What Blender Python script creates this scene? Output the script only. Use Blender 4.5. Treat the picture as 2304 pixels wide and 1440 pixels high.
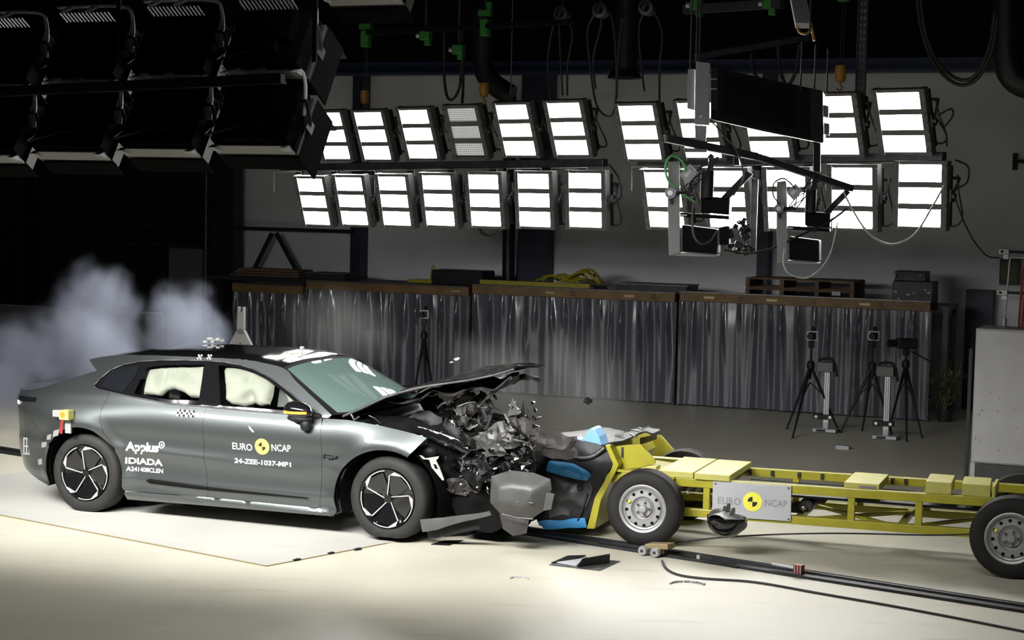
import bpy, bmesh, math, random
from mathutils import Vector, Matrix, noise
from mathutils.geometry import delaunay_2d_cdt

for _o in list(bpy.data.objects):
    bpy.data.objects.remove(_o)
random.seed(11)
S = bpy.context.scene
pi = math.pi

# ------------------------------------------------------------------ camera, world, exposure
F, HGT, PITCH, ROLL = 4020.0, 2.90, .0666, .0227
cd = bpy.data.cameras.new('camera')
cd.sensor_width = 36.0
cd.lens = F * 36.0 / 2304.0
cd.clip_end = 200
cam = bpy.data.objects.new('camera', cd)
S.collection.objects.link(cam)
cam.matrix_world = Matrix.Translation((0, 0, HGT)) @ Matrix.Rotation(pi / 2 - PITCH, 4, 'X') @ Matrix.Rotation(ROLL, 4, 'Z')
S.camera = cam

w = bpy.data.worlds.new('world')
S.world = w
w.use_nodes = True
w.node_tree.nodes['Background'].inputs[0].default_value = (0.80, 0.88, 1.0, 1)
w.node_tree.nodes['Background'].inputs[1].default_value = 0.012

S.view_settings.view_transform = 'Standard'
S.view_settings.look = 'None'
S.view_settings.gamma = 1.0
S.view_settings.use_curve_mapping = False
S.view_settings.exposure = 0.0
S.cycles.max_bounces = 6
S.cycles.diffuse_bounces = 3
S.cycles.glossy_bounces = 3
S.cycles.transparent_max_bounces = 12
S.cycles.volume_bounces = 0
S.cycles.volume_step_rate = 1.5
S.cycles.volume_max_steps = 96
S.cycles.caustics_reflective = False
S.cycles.caustics_refractive = False
S.cycles.sample_clamp_indirect = 4.0
S.cycles.use_denoising = True
LAMP_BACK = 58.0      # radiance of the lit LED panels
LAMP_FRONT = 13.0     # radiance of the near bank's LED panels as seen in reflections
WATT_NEAR, WATT_HIGH, BEAM, BEAM_HIGH = 12.6, 6.5, 70.0, 112.0     # beam lights inside the near bank lamps
LAMP_HIGH = 8.0
LAMP_SIDE = 70.0

# ------------------------------------------------------------------ picture point -> place
CP, SP = math.cos(PITCH), math.sin(PITCH)
EYE = Vector((0, 0, HGT))
def ray(px, py):
    x, y = px - 1152, py - 720; cr, sr = math.cos(ROLL), math.sin(ROLL)
    a = (x * cr + y * sr) / F; b = (x * sr - y * cr) / F
    return Vector((a, CP + b * SP, -SP + b * CP))
def G(px, py, z=0.0):
    d = ray(px, py); return EYE + d * ((z - HGT) / d.z)
def D(px, py, Y):
    d = ray(px, py); return EYE + d * (Y / d.y)
def onplane(px, py, p0, n):
    d = ray(px, py); return EYE + d * ((p0 - EYE).dot(n) / d.dot(n))

class Frame:
    """a local frame standing on the floor: u along, v to its left, z up"""
    def __init__(s, o, e):
        s.o = Vector((o[0], o[1], 0)); s.ang = math.atan2(e[1], e[0])
        s.u = Vector((math.cos(s.ang), math.sin(s.ang), 0)); s.v = Vector((-s.u.y, s.u.x, 0))
    def loc(s, p):
        d = Vector(p) - s.o; return Vector((d.dot(s.u), d.dot(s.v), d.z))
    def at(s, px, py, v):
        return s.loc(onplane(px, py, s.o + s.v * v, s.v))
    def W(s, u, v, z=0.0):
        return s.o + s.u * u + s.v * v + Vector((0, 0, z))

# ------------------------------------------------------------------ materials
def pbr(name, col, rough=.5, metal=0., coat=0., spec=.5, nz=None, bump=None, emit=None, estr=0., cr=.05):
    m = bpy.data.materials.new(name); m.use_nodes = True
    N, L = m.node_tree.nodes, m.node_tree.links
    b = N['Principled BSDF']
    b.inputs['Base Color'].default_value = (*col, 1)
    b.inputs['Roughness'].default_value = rough
    b.inputs['Metallic'].default_value = metal
    b.inputs['Coat Weight'].default_value = coat
    b.inputs['Coat Roughness'].default_value = cr
    b.inputs['Specular IOR Level'].default_value = spec
    if emit:
        b.inputs['Emission Color'].default_value = (*emit, 1)
        b.inputs['Emission Strength'].default_value = estr
    tc = N.new('ShaderNodeTexCoord')
    if nz:
        t = N.new('ShaderNodeTexNoise'); t.inputs['Scale'].default_value = nz[0]; t.inputs['Detail'].default_value = 6
        L.new(tc.outputs['Object'], t.inputs['Vector'])
        r = N.new('ShaderNodeValToRGB')
        r.color_ramp.elements[0].position = .3; r.color_ramp.elements[1].position = .7
        r.color_ramp.elements[0].color = (*[c * (1 - nz[1]) for c in col], 1)
        r.color_ramp.elements[1].color = (*[min(1, c * (1 + nz[1])) for c in col], 1)
        L.new(t.outputs['Fac'], r.inputs['Fac']); L.new(r.outputs['Color'], b.inputs['Base Color'])
    if bump:
        t = N.new('ShaderNodeTexNoise'); t.inputs['Scale'].default_value = bump[0]; t.inputs['Detail'].default_value = 4
        L.new(tc.outputs['Object'], t.inputs['Vector'])
        bp = N.new('ShaderNodeBump'); bp.inputs['Strength'].default_value = bump[1]; bp.inputs['Distance'].default_value = .02
        L.new(t.outputs['Fac'], bp.inputs['Height']); L.new(bp.outputs['Normal'], b.inputs['Normal'])
    return m

def glass(name, tint, refl=.08, rough=.01, base=None, basemix=0.):
    m = bpy.data.materials.new(name); m.use_nodes = True
    N, L = m.node_tree.nodes, m.node_tree.links
    N.remove(N['Principled BSDF']); out = N['Material Output']
    tr = N.new('ShaderNodeBsdfTransparent'); tr.inputs[0].default_value = (*tint, 1)
    gl = N.new('ShaderNodeBsdfGlossy'); gl.inputs['Roughness'].default_value = rough
    lw = N.new('ShaderNodeFresnel'); lw.inputs['IOR'].default_value = 1.5
    mx = N.new('ShaderNodeMixShader')
    src = tr
    if base:
        df = N.new('ShaderNodeBsdfDiffuse'); df.inputs[0].default_value = (*base, 1)
        m2 = N.new('ShaderNodeMixShader'); m2.inputs[0].default_value = basemix
        L.new(tr.outputs[0], m2.inputs[1]); L.new(df.outputs[0], m2.inputs[2]); src = m2
    L.new(lw.outputs[0], mx.inputs[0]); L.new(src.outputs[0], mx.inputs[1]); L.new(gl.outputs[0], mx.inputs[2])
    L.new(mx.outputs[0], out.inputs[0])
    return m

M = {}
M['paint'] = pbr('car_paint', (.078, .087, .088), .40, .75, 1.0, cr=.07)
M['black_gloss'] = pbr('black_gloss', (.006, .006, .007), .08, 0, .6)
M['black'] = pbr('black_plastic', (.007, .007, .008), .55, spec=.3)
M['void'] = pbr('dark_cavity', (.005, .005, .005), .9, spec=.08)
M['lamp_frame'] = pbr('lamp_frame_grey', (.11, .11, .11), .5, .3, nz=(14, .15))
M['underbody'] = pbr('underbody_panel', (.16, .155, .145), .7)
M['rubber'] = pbr('tyre_rubber', (.016, .0155, .015), .7, spec=.3, nz=(9, .25))
M['silver'] = pbr('machined_silver', (.44, .435, .43), .32, .35)
M['chrome'] = pbr('bright_metal', (.62, .62, .62), .22, 1.)
M['alloy'] = pbr('satin_aluminium', (.42, .42, .43), .45, .6)
M['grey_plate'] = pbr('grey_coated_steel', (.36, .36, .37), .5, .2, nz=(6, .08))
M['dark_steel'] = pbr('dark_steel', (.035, .036, .040), .5, .4, nz=(12, .3))
M['mid_steel'] = pbr('mid_steel', (.10, .10, .105), .42, .7, nz=(12, .25))
M['trim_grey'] = pbr('grey_plastic', (.062, .062, .062), .45, nz=(8, .15))
M['yellow'] = pbr('yellow_enamel', (.365, .335, .026), .38, 0, .15, nz=(7, .10))
M['pale_yellow'] = pbr('pale_yellow_enamel', (.50, .47, .13), .45, nz=(9, .08))
M['bright_yellow'] = pbr('sticker_yellow', (.90, .84, .10), .45)
M['white'] = pbr('white_print', (.88, .88, .88), .5)
M['offwhite'] = pbr('white_sheet', (.46, .465, .50), .5, nz=(5, .05))
M['cabinet'] = pbr('cabinet_white', (.56, .56, .57), .5, nz=(4, .06))
M['black_print'] = pbr('black_print', (.01, .01, .01), .6)
M['grey_print'] = pbr('grey_print', (.22, .21, .25), .6)
M['red'] = pbr('red_enamel', (.22, .02, .02), .45)
M['orange'] = pbr('indicator_orange', (.8, .25, .02), .3, emit=(1, .34, .05), estr=1.6)
M['amber'] = pbr('hook_amber', (.34, .17, .015), .45)
M['green'] = pbr('green_enamel', (.02, .17, .02), .5)
M['bag'] = pbr('airbag_cloth', (.30, .288, .25), .85, bump=(60, .15))
M['blue'] = pbr('blue_aluminium', (.05, .27, .58), .35, .15, nz=(5, .18))
M['pale_blue'] = pbr('pale_blue_aluminium', (.25, .52, .82), .35, .1)
M['barrier'] = pbr('barrier_cladding', (.020, .021, .025), .45, .2, spec=.3, nz=(4, .25), bump=(7, .35))
M['brownish'] = pbr('scuffed_panel', (.042, .038, .038), .6, .1, spec=.3, nz=(3, .3))
M['timber'] = pbr('rail_timber', (.15, .085, .03), .6, nz=(6, .3))
M['pallet'] = pbr('pallet_wood', (.15, .10, .06), .8, nz=(9, .3))
M['curtain'] = pbr('curtain_plastic', (.085, .090, .112), .24, 0, .3, spec=.6)
M['duct'] = pbr('duct_black', (.02, .02, .022), .4, .3)
M['cable'] = pbr('cable_grey', (.030, .034, .034), .6)
M['cable_black'] = pbr('cable_black', (.012, .012, .012), .6)
M['cable_pale'] = pbr('cable_pale', (.38, .42, .38), .6)
M['cable_green'] = pbr('cable_green', (.10, .34, .12), .6)
M['navy'] = pbr('navy_paint', (.020, .026, .050), .5, .1)
M['blue_beam'] = pbr('beam_blue', (.016, .030, .085), .5, .1)
M['ceiling'] = pbr('ceiling_dark', (.005, .005, .006), .9, spec=.1)
M['wall_shade'] = pbr('shaded_wall', (.014, .014, .014), .8, spec=.15)
M['partition'] = pbr('partition_panel', (.16, .16, .165), .7)
M['brass'] = pbr('dull_brass', (.32, .25, .13), .5, .5)
M['leaf'] = pbr('leaf_green', (.10, .13, .04), .6, nz=(20, .4))
M['led'] = pbr('led_lit', (1, 1, 1), .5, emit=(1.0, .985, .95), estr=LAMP_BACK)
M['led_front'] = pbr('led_lit_front', (1, 1, 1), .5, emit=(1.0, .985, .95), estr=LAMP_FRONT)
M['led_high'] = pbr('led_lit_high', (1, 1, 1), .5, emit=(1.0, .985, .95), estr=LAMP_HIGH)
M['led_side'] = pbr('led_lit_side', (1, 1, 1), .5, emit=(1.0, .985, .95), estr=LAMP_SIDE)
M['glass'] = glass('window_glass', (.88, .93, .90))
M['dark_glass'] = pbr('privacy_glass', (.008, .009, .011), .03, 0, 0, spec=.7)
M['screen'] = glass('windscreen_glass', (.55, .75, .68), base=(.15, .225, .205), basemix=.75)
M['lens'] = pbr('lens_glass', (.01, .01, .015), .05)

def led_dim():
    m = bpy.data.materials.new('led_faint_glow'); m.use_nodes = True
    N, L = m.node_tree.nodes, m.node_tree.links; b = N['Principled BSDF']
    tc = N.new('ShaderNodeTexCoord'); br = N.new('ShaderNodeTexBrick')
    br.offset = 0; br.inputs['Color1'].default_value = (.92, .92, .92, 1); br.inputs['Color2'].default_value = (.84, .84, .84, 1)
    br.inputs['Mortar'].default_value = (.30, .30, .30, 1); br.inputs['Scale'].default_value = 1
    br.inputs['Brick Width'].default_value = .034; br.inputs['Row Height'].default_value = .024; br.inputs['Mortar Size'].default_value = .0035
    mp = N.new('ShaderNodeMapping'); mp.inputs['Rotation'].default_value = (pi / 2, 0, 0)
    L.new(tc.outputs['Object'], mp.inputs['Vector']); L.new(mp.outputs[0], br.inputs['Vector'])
    L.new(br.outputs['Color'], b.inputs['Base Color']); L.new(br.outputs['Color'], b.inputs['Emission Color']); b.inputs['Emission Strength'].default_value = .38; b.inputs['Roughness'].default_value = .35  # faint glow added to lift the grey grid of the unlit lamp
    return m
M['led_dim'] = led_dim()

def floor_mat(name, col, dark, rough=.38):
    m = bpy.data.materials.new(name); m.use_nodes = True
    N, L = m.node_tree.nodes, m.node_tree.links; b = N['Principled BSDF']
    tc = N.new('ShaderNodeTexCoord')
    def nse(scale, det, stretch=None):
        t = N.new('ShaderNodeTexNoise'); t.inputs['Scale'].default_value = scale; t.inputs['Detail'].default_value = det
        if stretch:
            mp = N.new('ShaderNodeMapping'); mp.inputs['Rotation'].default_value = (0, 0, .5); mp.inputs['Scale'].default_value = stretch
            L.new(tc.outputs['Object'], mp.inputs['Vector']); L.new(mp.outputs[0], t.inputs['Vector'])
        else:
            L.new(tc.outputs['Object'], t.inputs['Vector'])
        return t
    b.inputs['Specular IOR Level'].default_value = .3
    a = nse(.7, 5); s = nse(3, 8, (.35, 1.6, 1)); g = nse(40, 3)
    r1 = N.new('ShaderNodeValToRGB'); r1.color_ramp.elements[0].position = .35; r1.color_ramp.elements[1].position = .68
    r1.color_ramp.elements[0].color = (*[c * .86 for c in col], 1); r1.color_ramp.elements[1].color = (*col, 1)
    L.new(a.outputs['Fac'], r1.inputs['Fac'])
    r2 = N.new('ShaderNodeValToRGB'); r2.color_ramp.elements[0].position = .27; r2.color_ramp.elements[1].position = .40
    r2.color_ramp.elements[0].color = (.55, .55, .55, 1); r2.color_ramp.elements[1].color = (0, 0, 0, 1)
    L.new(s.outputs['Fac'], r2.inputs['Fac'])
    mx = N.new('ShaderNodeMixRGB'); mx.inputs['Color2'].default_value = (*dark, 1)
    L.new(r2.outputs['Color'], mx.inputs['Fac']); L.new(r1.outputs['Color'], mx.inputs['Color1'])
    L.new(mx.outputs['Color'], b.inputs['Base Color'])
    rr = N.new('ShaderNodeMapRange'); rr.inputs['To Min'].default_value = rough - .10; rr.inputs['To Max'].default_value = rough + .10
    L.new(a.outputs['Fac'], rr.inputs['Value']); L.new(rr.outputs[0], b.inputs['Roughness'])
    bp = N.new('ShaderNodeBump'); bp.inputs['Strength'].default_value = .04; bp.inputs['Distance'].default_value = .004
    L.new(g.outputs['Fac'], bp.inputs['Height']); L.new(bp.outputs['Normal'], b.inputs['Normal'])
    return m
M['floor'] = floor_mat('floor_concrete', (.60, .58, .48), (.40, .37, .285), .47)
M['floor_plate'] = floor_mat('floor_plate_paint', (.50, .50, .463), (.37, .355, .31), .55)

def clad_mat(name, col, pitch):
    m = pbr(name, col, .6, nz=(.8, .10))
    N, L = m.node_tree.nodes, m.node_tree.links; b = N['Principled BSDF']
    tc = N.new('ShaderNodeTexCoord'); wv = N.new('ShaderNodeTexWave')
    wv.wave_type = 'BANDS'; wv.bands_direction = 'Z'; wv.wave_profile = 'SAW'
    wv.inputs['Scale'].default_value = .314 / pitch; wv.inputs['Distortion'].default_value = 0
    L.new(tc.outputs['Object'], wv.inputs['Vector'])
    bp = N.new('ShaderNodeBump'); bp.inputs['Strength'].default_value = .25; bp.inputs['Distance'].default_value = .02
    L.new(wv.outputs['Fac'], bp.inputs['Height']); L.new(bp.outputs['Normal'], b.inputs['Normal'])
    return m
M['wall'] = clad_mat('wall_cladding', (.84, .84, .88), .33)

# ------------------------------------------------------------------ mesh building
class MB:
    def __init__(s):
        s.v = []; s.f = []
    def add(s, vs, fs):
        n = len(s.v); s.v += [tuple(p) for p in vs]; s.f += [tuple(i + n for i in q) for q in fs]; return s
    def box(s, c, size, R=None):
        c = Vector(c); h = [x / 2 for x in size]
        P = [Vector((x * h[0], y * h[1], z * h[2])) for x in (-1, 1) for y in (-1, 1) for z in (-1, 1)]
        if R: P = [R @ p for p in P]
        return s.add([c + p for p in P], [(0, 1, 3, 2), (4, 6, 7, 5), (0, 4, 5, 1), (2, 3, 7, 6), (0, 2, 6, 4), (1, 5, 7, 3)])
    def bar(s, a, b, wd, ht, up=(0, 0, 1)):
        a, b = Vector(a), Vector(b); d = (b - a); L = d.length; d.normalize()
        up = Vector(up)
        if abs(d.dot(up)) > .98: up = Vector((1, 0, 0))
        x = d.cross(up).normalized(); z = x.cross(d)
        R = Matrix((x, d, z)).transposed()
        return s.box((a + b) / 2, (wd, L, ht), R)
    def tube(s, pts, r, n=8, closed=False):
        P = [Vector(p) for p in pts]; k = len(P)
        rr = r if isinstance(r, (list, tuple)) else [r] * k
        T = []
        for i in range(k):
            if closed: t = P[(i + 1) % k] - P[i - 1]
            else: t = P[min(i + 1, k - 1)] - P[max(i - 1, 0)]
            T.append(t.normalized())
        a = Vector((0, 0, 1)) if abs(T[0].z) < .9 else Vector((1, 0, 0))
        N0 = T[0].cross(a).normalized(); vs = []
        for i in range(k):
            N0 = (N0 - T[i] * N0.dot(T[i])).normalized(); B = T[i].cross(N0)
            vs += [P[i] + (N0 * math.cos(2 * pi * j / n) + B * math.sin(2 * pi * j / n)) * rr[i] for j in range(n)]
        fs = []
        for i in range(k if closed else k - 1):
            i2 = (i + 1) % k
            fs += [(i * n + j, i * n + (j + 1) % n, i2 * n + (j + 1) % n, i2 * n + j) for j in range(n)]
        if not closed:
            fs += [tuple(range(n - 1, -1, -1)), tuple((k - 1) * n + j for j in range(n))]
        return s.add(vs, fs)
    def cyl(s, a, b, r, n=20, r2=None):
        return s.tube([a, b], [r, r if r2 is None else r2], n)
    def lathe(s, prof, c, axis, n=40, closed=False):
        """prof: (radius, along) pairs turned about axis through c"""
        c = Vector(c); ax = Vector(axis).normalized()
        a = Vector((0, 0, 1)) if abs(ax.z) < .9 else Vector((1, 0, 0))
        X = ax.cross(a).normalized(); Y = ax.cross(X); vs = []; fs = []; k = len(prof)
        for r, h in prof:
            vs += [c + ax * h + (X * math.cos(2 * pi * j / n) + Y * math.sin(2 * pi * j / n)) * r for j in range(n)]
        for i in range(k if closed else k - 1):
            i2 = (i + 1) % k
            fs += [(i * n + j, i * n + (j + 1) % n, i2 * n + (j + 1) % n, i2 * n + j) for j in range(n)]
        return s.add(vs, fs)
    def slab(s, poly, off):
        """a flat outline given a thickness"""
        P = [Vector(p) for p in poly]; off = Vector(off); k = len(P)
        return s.add(P + [p + off for p in P], [tuple(range(k)), tuple(range(2 * k - 1, k - 1, -1))] + [(i, (i + 1) % k, k + (i + 1) % k, k + i) for i in range(k)])
    def grid(s, fn, nu, nv):
        vs = [fn(i / nu, j / nv) for i in range(nu + 1) for j in range(nv + 1)]
        return s.add(vs, [(i * (nv + 1) + j, (i + 1) * (nv + 1) + j, (i + 1) * (nv + 1) + j + 1, i * (nv + 1) + j + 1) for i in range(nu) for j in range(nv)])
    def ball(s, c, r, n=16, m=10, R=None):
        c = Vector(c); r = r if isinstance(r, (tuple, list)) else (r, r, r)
        def fn(a, b):
            t = a * 2 * pi; p = b * pi
            q = Vector((r[0] * math.sin(p) * math.cos(t), r[1] * math.sin(p) * math.sin(t), r[2] * math.cos(p)))
            return c + (R @ q if R else q)
        return s.grid(fn, n, m)

def obj(name, mb, mat, parent=None, smooth=None, bevel=0., solid=0., recalc=True, sub=0, rim=None):
    me = bpy.data.meshes.new(name)
    me.from_pydata([tuple(p) for p in mb.v], [], mb.f)
    if recalc:
        bm = bmesh.new(); bm.from_mesh(me)
        bmesh.ops.remove_doubles(bm, verts=bm.verts, dist=1e-5)
        bmesh.ops.recalc_face_normals(bm, faces=bm.faces)
        bm.to_mesh(me); bm.free()
    me.update()
    me.materials.append(M[mat] if isinstance(mat, str) else mat)
    if smooth is not None:
        me.shade_smooth(); me.set_sharp_from_angle(angle=math.radians(smooth))
    o = bpy.data.objects.new(name, me); S.collection.objects.link(o)
    if parent: o.parent = parent
    if solid:
        md = o.modifiers.new('thickness', 'SOLIDIFY'); md.thickness = solid; md.offset = -1
        if rim: me.materials.append(M[rim]); md.material_offset_rim = 1
        es = o.modifiers.new('split', 'EDGE_SPLIT'); es.split_angle = math.radians(42); es.use_edge_sharp = False
    if sub:
        md = o.modifiers.new('sub', 'SUBSURF'); md.levels = sub; md.render_levels = sub
    if bevel:
        md = o.modifiers.new('edges', 'BEVEL'); md.width = bevel; md.segments = 2; md.limit_method = 'ANGLE'; md.angle_limit = math.radians(40)
    return o
def tag(o, label, cat, group=None, kind=None):
    o['label'] = label; o['category'] = cat
    if group: o['group'] = group
    if kind: o['kind'] = kind
    return o
def thing(name, label, cat, loc=(0, 0, 0), rz=0., group=None, rot=None):
    o = bpy.data.objects.new(name, None); S.collection.objects.link(o)
    o.empty_display_size = .1
    o.location = loc; o.rotation_euler = rot if rot else (0, 0, rz)
    return tag(o, label, cat, group)
def struct(name, mb, mat, **k):
    o = obj(name, mb, mat, **k); o['kind'] = 'structure'; return o
def copy_tree(o, parent=None):
    c = o.copy(); S.collection.objects.link(c)
    if parent: c.parent = parent
    for ch in list(o.children): copy_tree(ch, c)
    return c
def relabel(o, label):
    o['label'] = label; return o
def bez(p0, p1, sag, n=14, side=(0, 0, 0)):
    """a hanging line between two points"""
    p0, p1 = Vector(p0), Vector(p1); sd = Vector(side)
    return [p0.lerp(p1, t) + (Vector((0, 0, -sag)) + sd) * (4 * t * (1 - t)) for t in [i / n for i in range(n + 1)]]
def smooth_path(pts, n=6):
    P = [Vector(p) for p in pts]; out = []
    for i in range(len(P) - 1):
        a, b, c, d = P[max(i - 1, 0)], P[i], P[i + 1], P[min(i + 2, len(P) - 1)]
        for k in range(n):
            t = k / n
            out.append(.5 * ((2 * b) + (c - a) * t + (2 * a - 5 * b + 4 * c - d) * t * t + (3 * b - a - 3 * c + d) * t ** 3))
    out.append(P[-1]); return out
def smst(a, b, x):
    t = max(0., min(1., (x - a) / (b - a))); return t * t * (3 - 2 * t)
def interp(T, x):
    if x <= T[0][0]: return T[0][1]
    for i in range(len(T) - 1):
        if x <= T[i + 1][0]:
            (a, p), (b, q) = T[i], T[i + 1]
            p0 = T[i - 1] if i else (a - (b - a), p - (q - p)); p3 = T[i + 2] if i + 2 < len(T) else (b + (b - a), q + (q - p))
            m0 = (q - p0[1]) / (b - p0[0]) * (b - a); m1 = (p3[1] - p) / (p3[0] - a) * (b - a)
            t = (x - a) / (b - a)
            return (2 * t ** 3 - 3 * t * t + 1) * p + (t ** 3 - 2 * t * t + t) * m0 + (-2 * t ** 3 + 3 * t * t) * q + (t ** 3 - t * t) * m1
    return T[-1][1]
def inside(x, y, P):
    c = False; j = len(P) - 1
    for i in range(len(P)):
        if (P[i][1] > y) != (P[j][1] > y) and x < (P[j][0] - P[i][0]) * (y - P[i][1]) / (P[j][1] - P[i][1]) + P[i][0]: c = not c
        j = i
    return c
def resample(P, step):
    out = []
    for i in range(len(P)):
        a, b = P[i], P[(i + 1) % len(P)]
        L = math.hypot(b[0] - a[0], b[1] - a[1]); k = max(1, int(round(L / step)))
        out += [(a[0] + (b[0] - a[0]) * j / k, a[1] + (b[1] - a[1]) * j / k) for j in range(k)]
    return out
def shrink(P, d):
    area = sum(P[i][0] * P[(i + 1) % len(P)][1] - P[(i + 1) % len(P)][0] * P[i][1] for i in range(len(P)))
    sg = 1 if area > 0 else -1; out = []
    for i in range(len(P)):
        a, b, c = P[i - 1], P[i], P[(i + 1) % len(P)]
        n1 = (-(b[1] - a[1]), b[0] - a[0]); n2 = (-(c[1] - b[1]), c[0] - b[0])
        l1 = math.hypot(*n1) or 1; l2 = math.hypot(*n2) or 1
        n = (n1[0] / l1 + n2[0] / l2, n1[1] / l1 + n2[1] / l2); l = math.hypot(*n) or 1
        out.append((b[0] + sg * n[0] / l * d, b[1] + sg * n[1] / l * d))
    return out
def pdist(x, y, P):
    best = 9.
    for i in range(len(P)):
        (ax, ay), (bx, by) = P[i - 1], P[i]
        dx, dy = bx - ax, by - ay; l = dx * dx + dy * dy
        t = max(0, min(1, ((x - ax) * dx + (y - ay) * dy) / l)) if l else 0
        best = min(best, math.hypot(ax + t * dx - x, ay + t * dy - y))
    return best
def region(outer, holes=(), cell=.03, fn=None, mb=None):
    """fill an outline (with holes) by an even triangle net, each point sent through fn"""
    mb = mb or MB()
    loops = [resample(outer, cell)] + [resample(h, cell) for h in holes]
    vs = []; es = []
    for lp in loops:
        n = len(vs); vs += lp; es += [(n + i, n + (i + 1) % len(lp)) for i in range(len(lp))]
    bnd = list(vs); xs = [p[0] for p in outer]; ys = [p[1] for p in outer]
    near = {}
    for p in bnd: near.setdefault((int(p[0] // cell), int(p[1] // cell)), []).append(p)
    nx = int((max(xs) - min(xs)) / cell) + 1; ny = int((max(ys) - min(ys)) / cell) + 1
    for i in range(nx):
        for j in range(ny):
            x = min(xs) + (i + .5 + .5 * (j % 2)) * cell; y = min(ys) + (j + .5) * cell
            cx, cy = int(x // cell), int(y // cell)
            if any(math.hypot(x - q[0], y - q[1]) < cell * .6 for a in (-1, 0, 1) for b in (-1, 0, 1) for q in near.get((cx + a, cy + b), ())): continue
            if inside(x, y, loops[0]) and not any(inside(x, y, h) for h in loops[1:]): vs.append((x, y))
    r = delaunay_2d_cdt([Vector(p) for p in vs], es, [], 0, 1e-6)
    P = r[0]; fs = []
    for t in r[2]:
        x = sum(P[i].x for i in t) / 3; y = sum(P[i].y for i in t) / 3
        if inside(x, y, loops[0]) and not any(inside(x, y, h) for h in loops[1:]): fs.append(tuple(t))
    used = sorted({i for f in fs for i in f}); ix = {k: n for n, k in enumerate(used)}
    mb.add([fn(P[k].x, P[k].y) for k in used], [tuple(ix[i] for i in f) for f in fs])
    return mb
def text_mesh(body, bold=0., spacing=1.):
    cu = bpy.data.curves.new('lettering', 'FONT'); cu.body = body; cu.size = 1; cu.offset = bold; cu.space_character = spacing
    cu.resolution_u = 3
    o = bpy.data.objects.new('lettering', cu); S.collection.objects.link(o)
    me = bpy.data.meshes.new_from_object(o.evaluated_get(bpy.context.evaluated_depsgraph_get()))
    vs = [tuple(v.co) for v in me.vertices]; fs = [tuple(p.vertices) for p in me.polygons]
    bpy.data.objects.remove(o); bpy.data.curves.remove(cu); bpy.data.meshes.remove(me)
    return vs, fs
def lettering(name, body, fn, mat, parent, bold=.02, spacing=1.):
    """fn maps the unit box of the word to a point on its surface"""
    vs, fs = text_mesh(body, bold, spacing)
    x0, x1 = min(v[0] for v in vs), max(v[0] for v in vs); y0, y1 = min(v[1] for v in vs), max(v[1] for v in vs)
    mb = MB().add([fn((v[0] - x0) / (x1 - x0), (v[1] - y0) / (y1 - y0)) for v in vs], fs)
    return obj(name, mb, mat, parent, recalc=False)

def objw(name, mb, mat, parent=None, **k):
    """built in world coordinates, then hung under its thing"""
    o = obj(name, mb, mat, parent, **k)
    if parent and parent.type == 'EMPTY': o.matrix_parent_inverse = parent.matrix_basis.inverted()
    return o

# ------------------------------------------------------------------ the hall
WF = Frame((2.43, 25.74), (math.cos(math.radians(22)), -math.sin(math.radians(22))))
CUR, WALL = 0.0, 2.3
_p = D(1322, 450, 20.0)
LF = Frame((_p.x, _p.y), (math.cos(math.radians(40)), -math.sin(math.radians(40))))   # line of the back floodlight bank
def ws(px, off, py=600): return WF.at(px, py, off).x
def wz(px, py, off): return WF.at(px, py, off).z
def wbox(s0, s1, o0, o1, z0, z1):
    R = Matrix.Rotation(WF.ang, 3, 'Z')
    return MB().box(WF.W((s0 + s1) / 2, (o0 + o1) / 2, (z0 + z1) / 2), (s1 - s0, o1 - o0, z1 - z0), R)

fl = MB().box((0, 13, -.1), (60, 56, .2))
struct('floor', fl, 'floor')
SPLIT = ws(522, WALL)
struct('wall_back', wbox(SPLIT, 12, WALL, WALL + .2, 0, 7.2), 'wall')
struct('wall_left', wbox(-22, SPLIT, WALL, WALL + .2, 0, 7.2), 'wall_shade')  # same wall carried on, coloured near black to stand for the unlit bay
struct('ceiling', MB().box((0, 13, 7.3), (60, 56, .2)), 'ceiling')

# lit white floor plate under the car, its edges fixed by the corner nearest the camera
cA, cB, cC = G(600, 1275), G(0, 1160), G(878, 1222)
eB = (cB - cA).normalized(); eC = (cC - cA).normalized()
pl = [cA, cA + eB * 5.2, cA + eB * 5.2 + eC * 3.0, cA + eC * 3.0]
struct('trim_1', MB().slab([p + Vector((0, 0, .001)) for p in pl], (0, 0, .006)), 'floor_plate')
ed = MB()
ed.bar(cA + Vector((0, 0, .004)), cA + eB * 5.2 + Vector((0, 0, .004)), .012, .008); ed.bar(cA + Vector((0, 0, .004)), cA + eC * 1.35 + Vector((0, 0, .004)), .008, .008)
struct('trim_2', ed, 'brass')
for px, py, wd, lab in ((668, 1262, .07, 'closest to the plate corner'), (745, 1247, .06, 'between the other two'), (805, 1238, .07, 'closest to the front wheel')):
    c = G(px, py); t = thing('floor_clip', 'small dark clip on the white floor plate edge, ' + lab, 'clip', c, math.atan2(eC.y, eC.x), 'clips on the plate edge')
    obj('plate', MB().box((0, 0, .010), (wd, .025, .014)), 'black', t, bevel=.003)
    obj('bolt', MB().cyl((0, 0, .016), (0, 0, .022), .007, 8), 'mid_steel', t)

# steel guide track let into the floor
TF = Frame(G(1500, 1247), G(2304, 1378) - G(1100, 1190))
def tbar(v, wd, z0, z1, s0=-14, s1=6):
    R = Matrix.Rotation(TF.ang, 3, 'Z'); return MB().box(TF.W((s0 + s1) / 2, v, (z0 + z1) / 2), (s1 - s0, wd, z1 - z0), R)
struct('trim_3', tbar(0, .24, .001, .004), 'mid_steel')
struct('trim_4', tbar(.085, .035, .004, .020), 'dark_steel')
struct('trim_5', tbar(-.085, .035, .004, .020), 'dark_steel')
struct('trim_6', tbar(.0, .030, .004, .008), 'black')
struct('trim_7', tbar(.17, .022, .001, .012), 'dark_steel')

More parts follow.
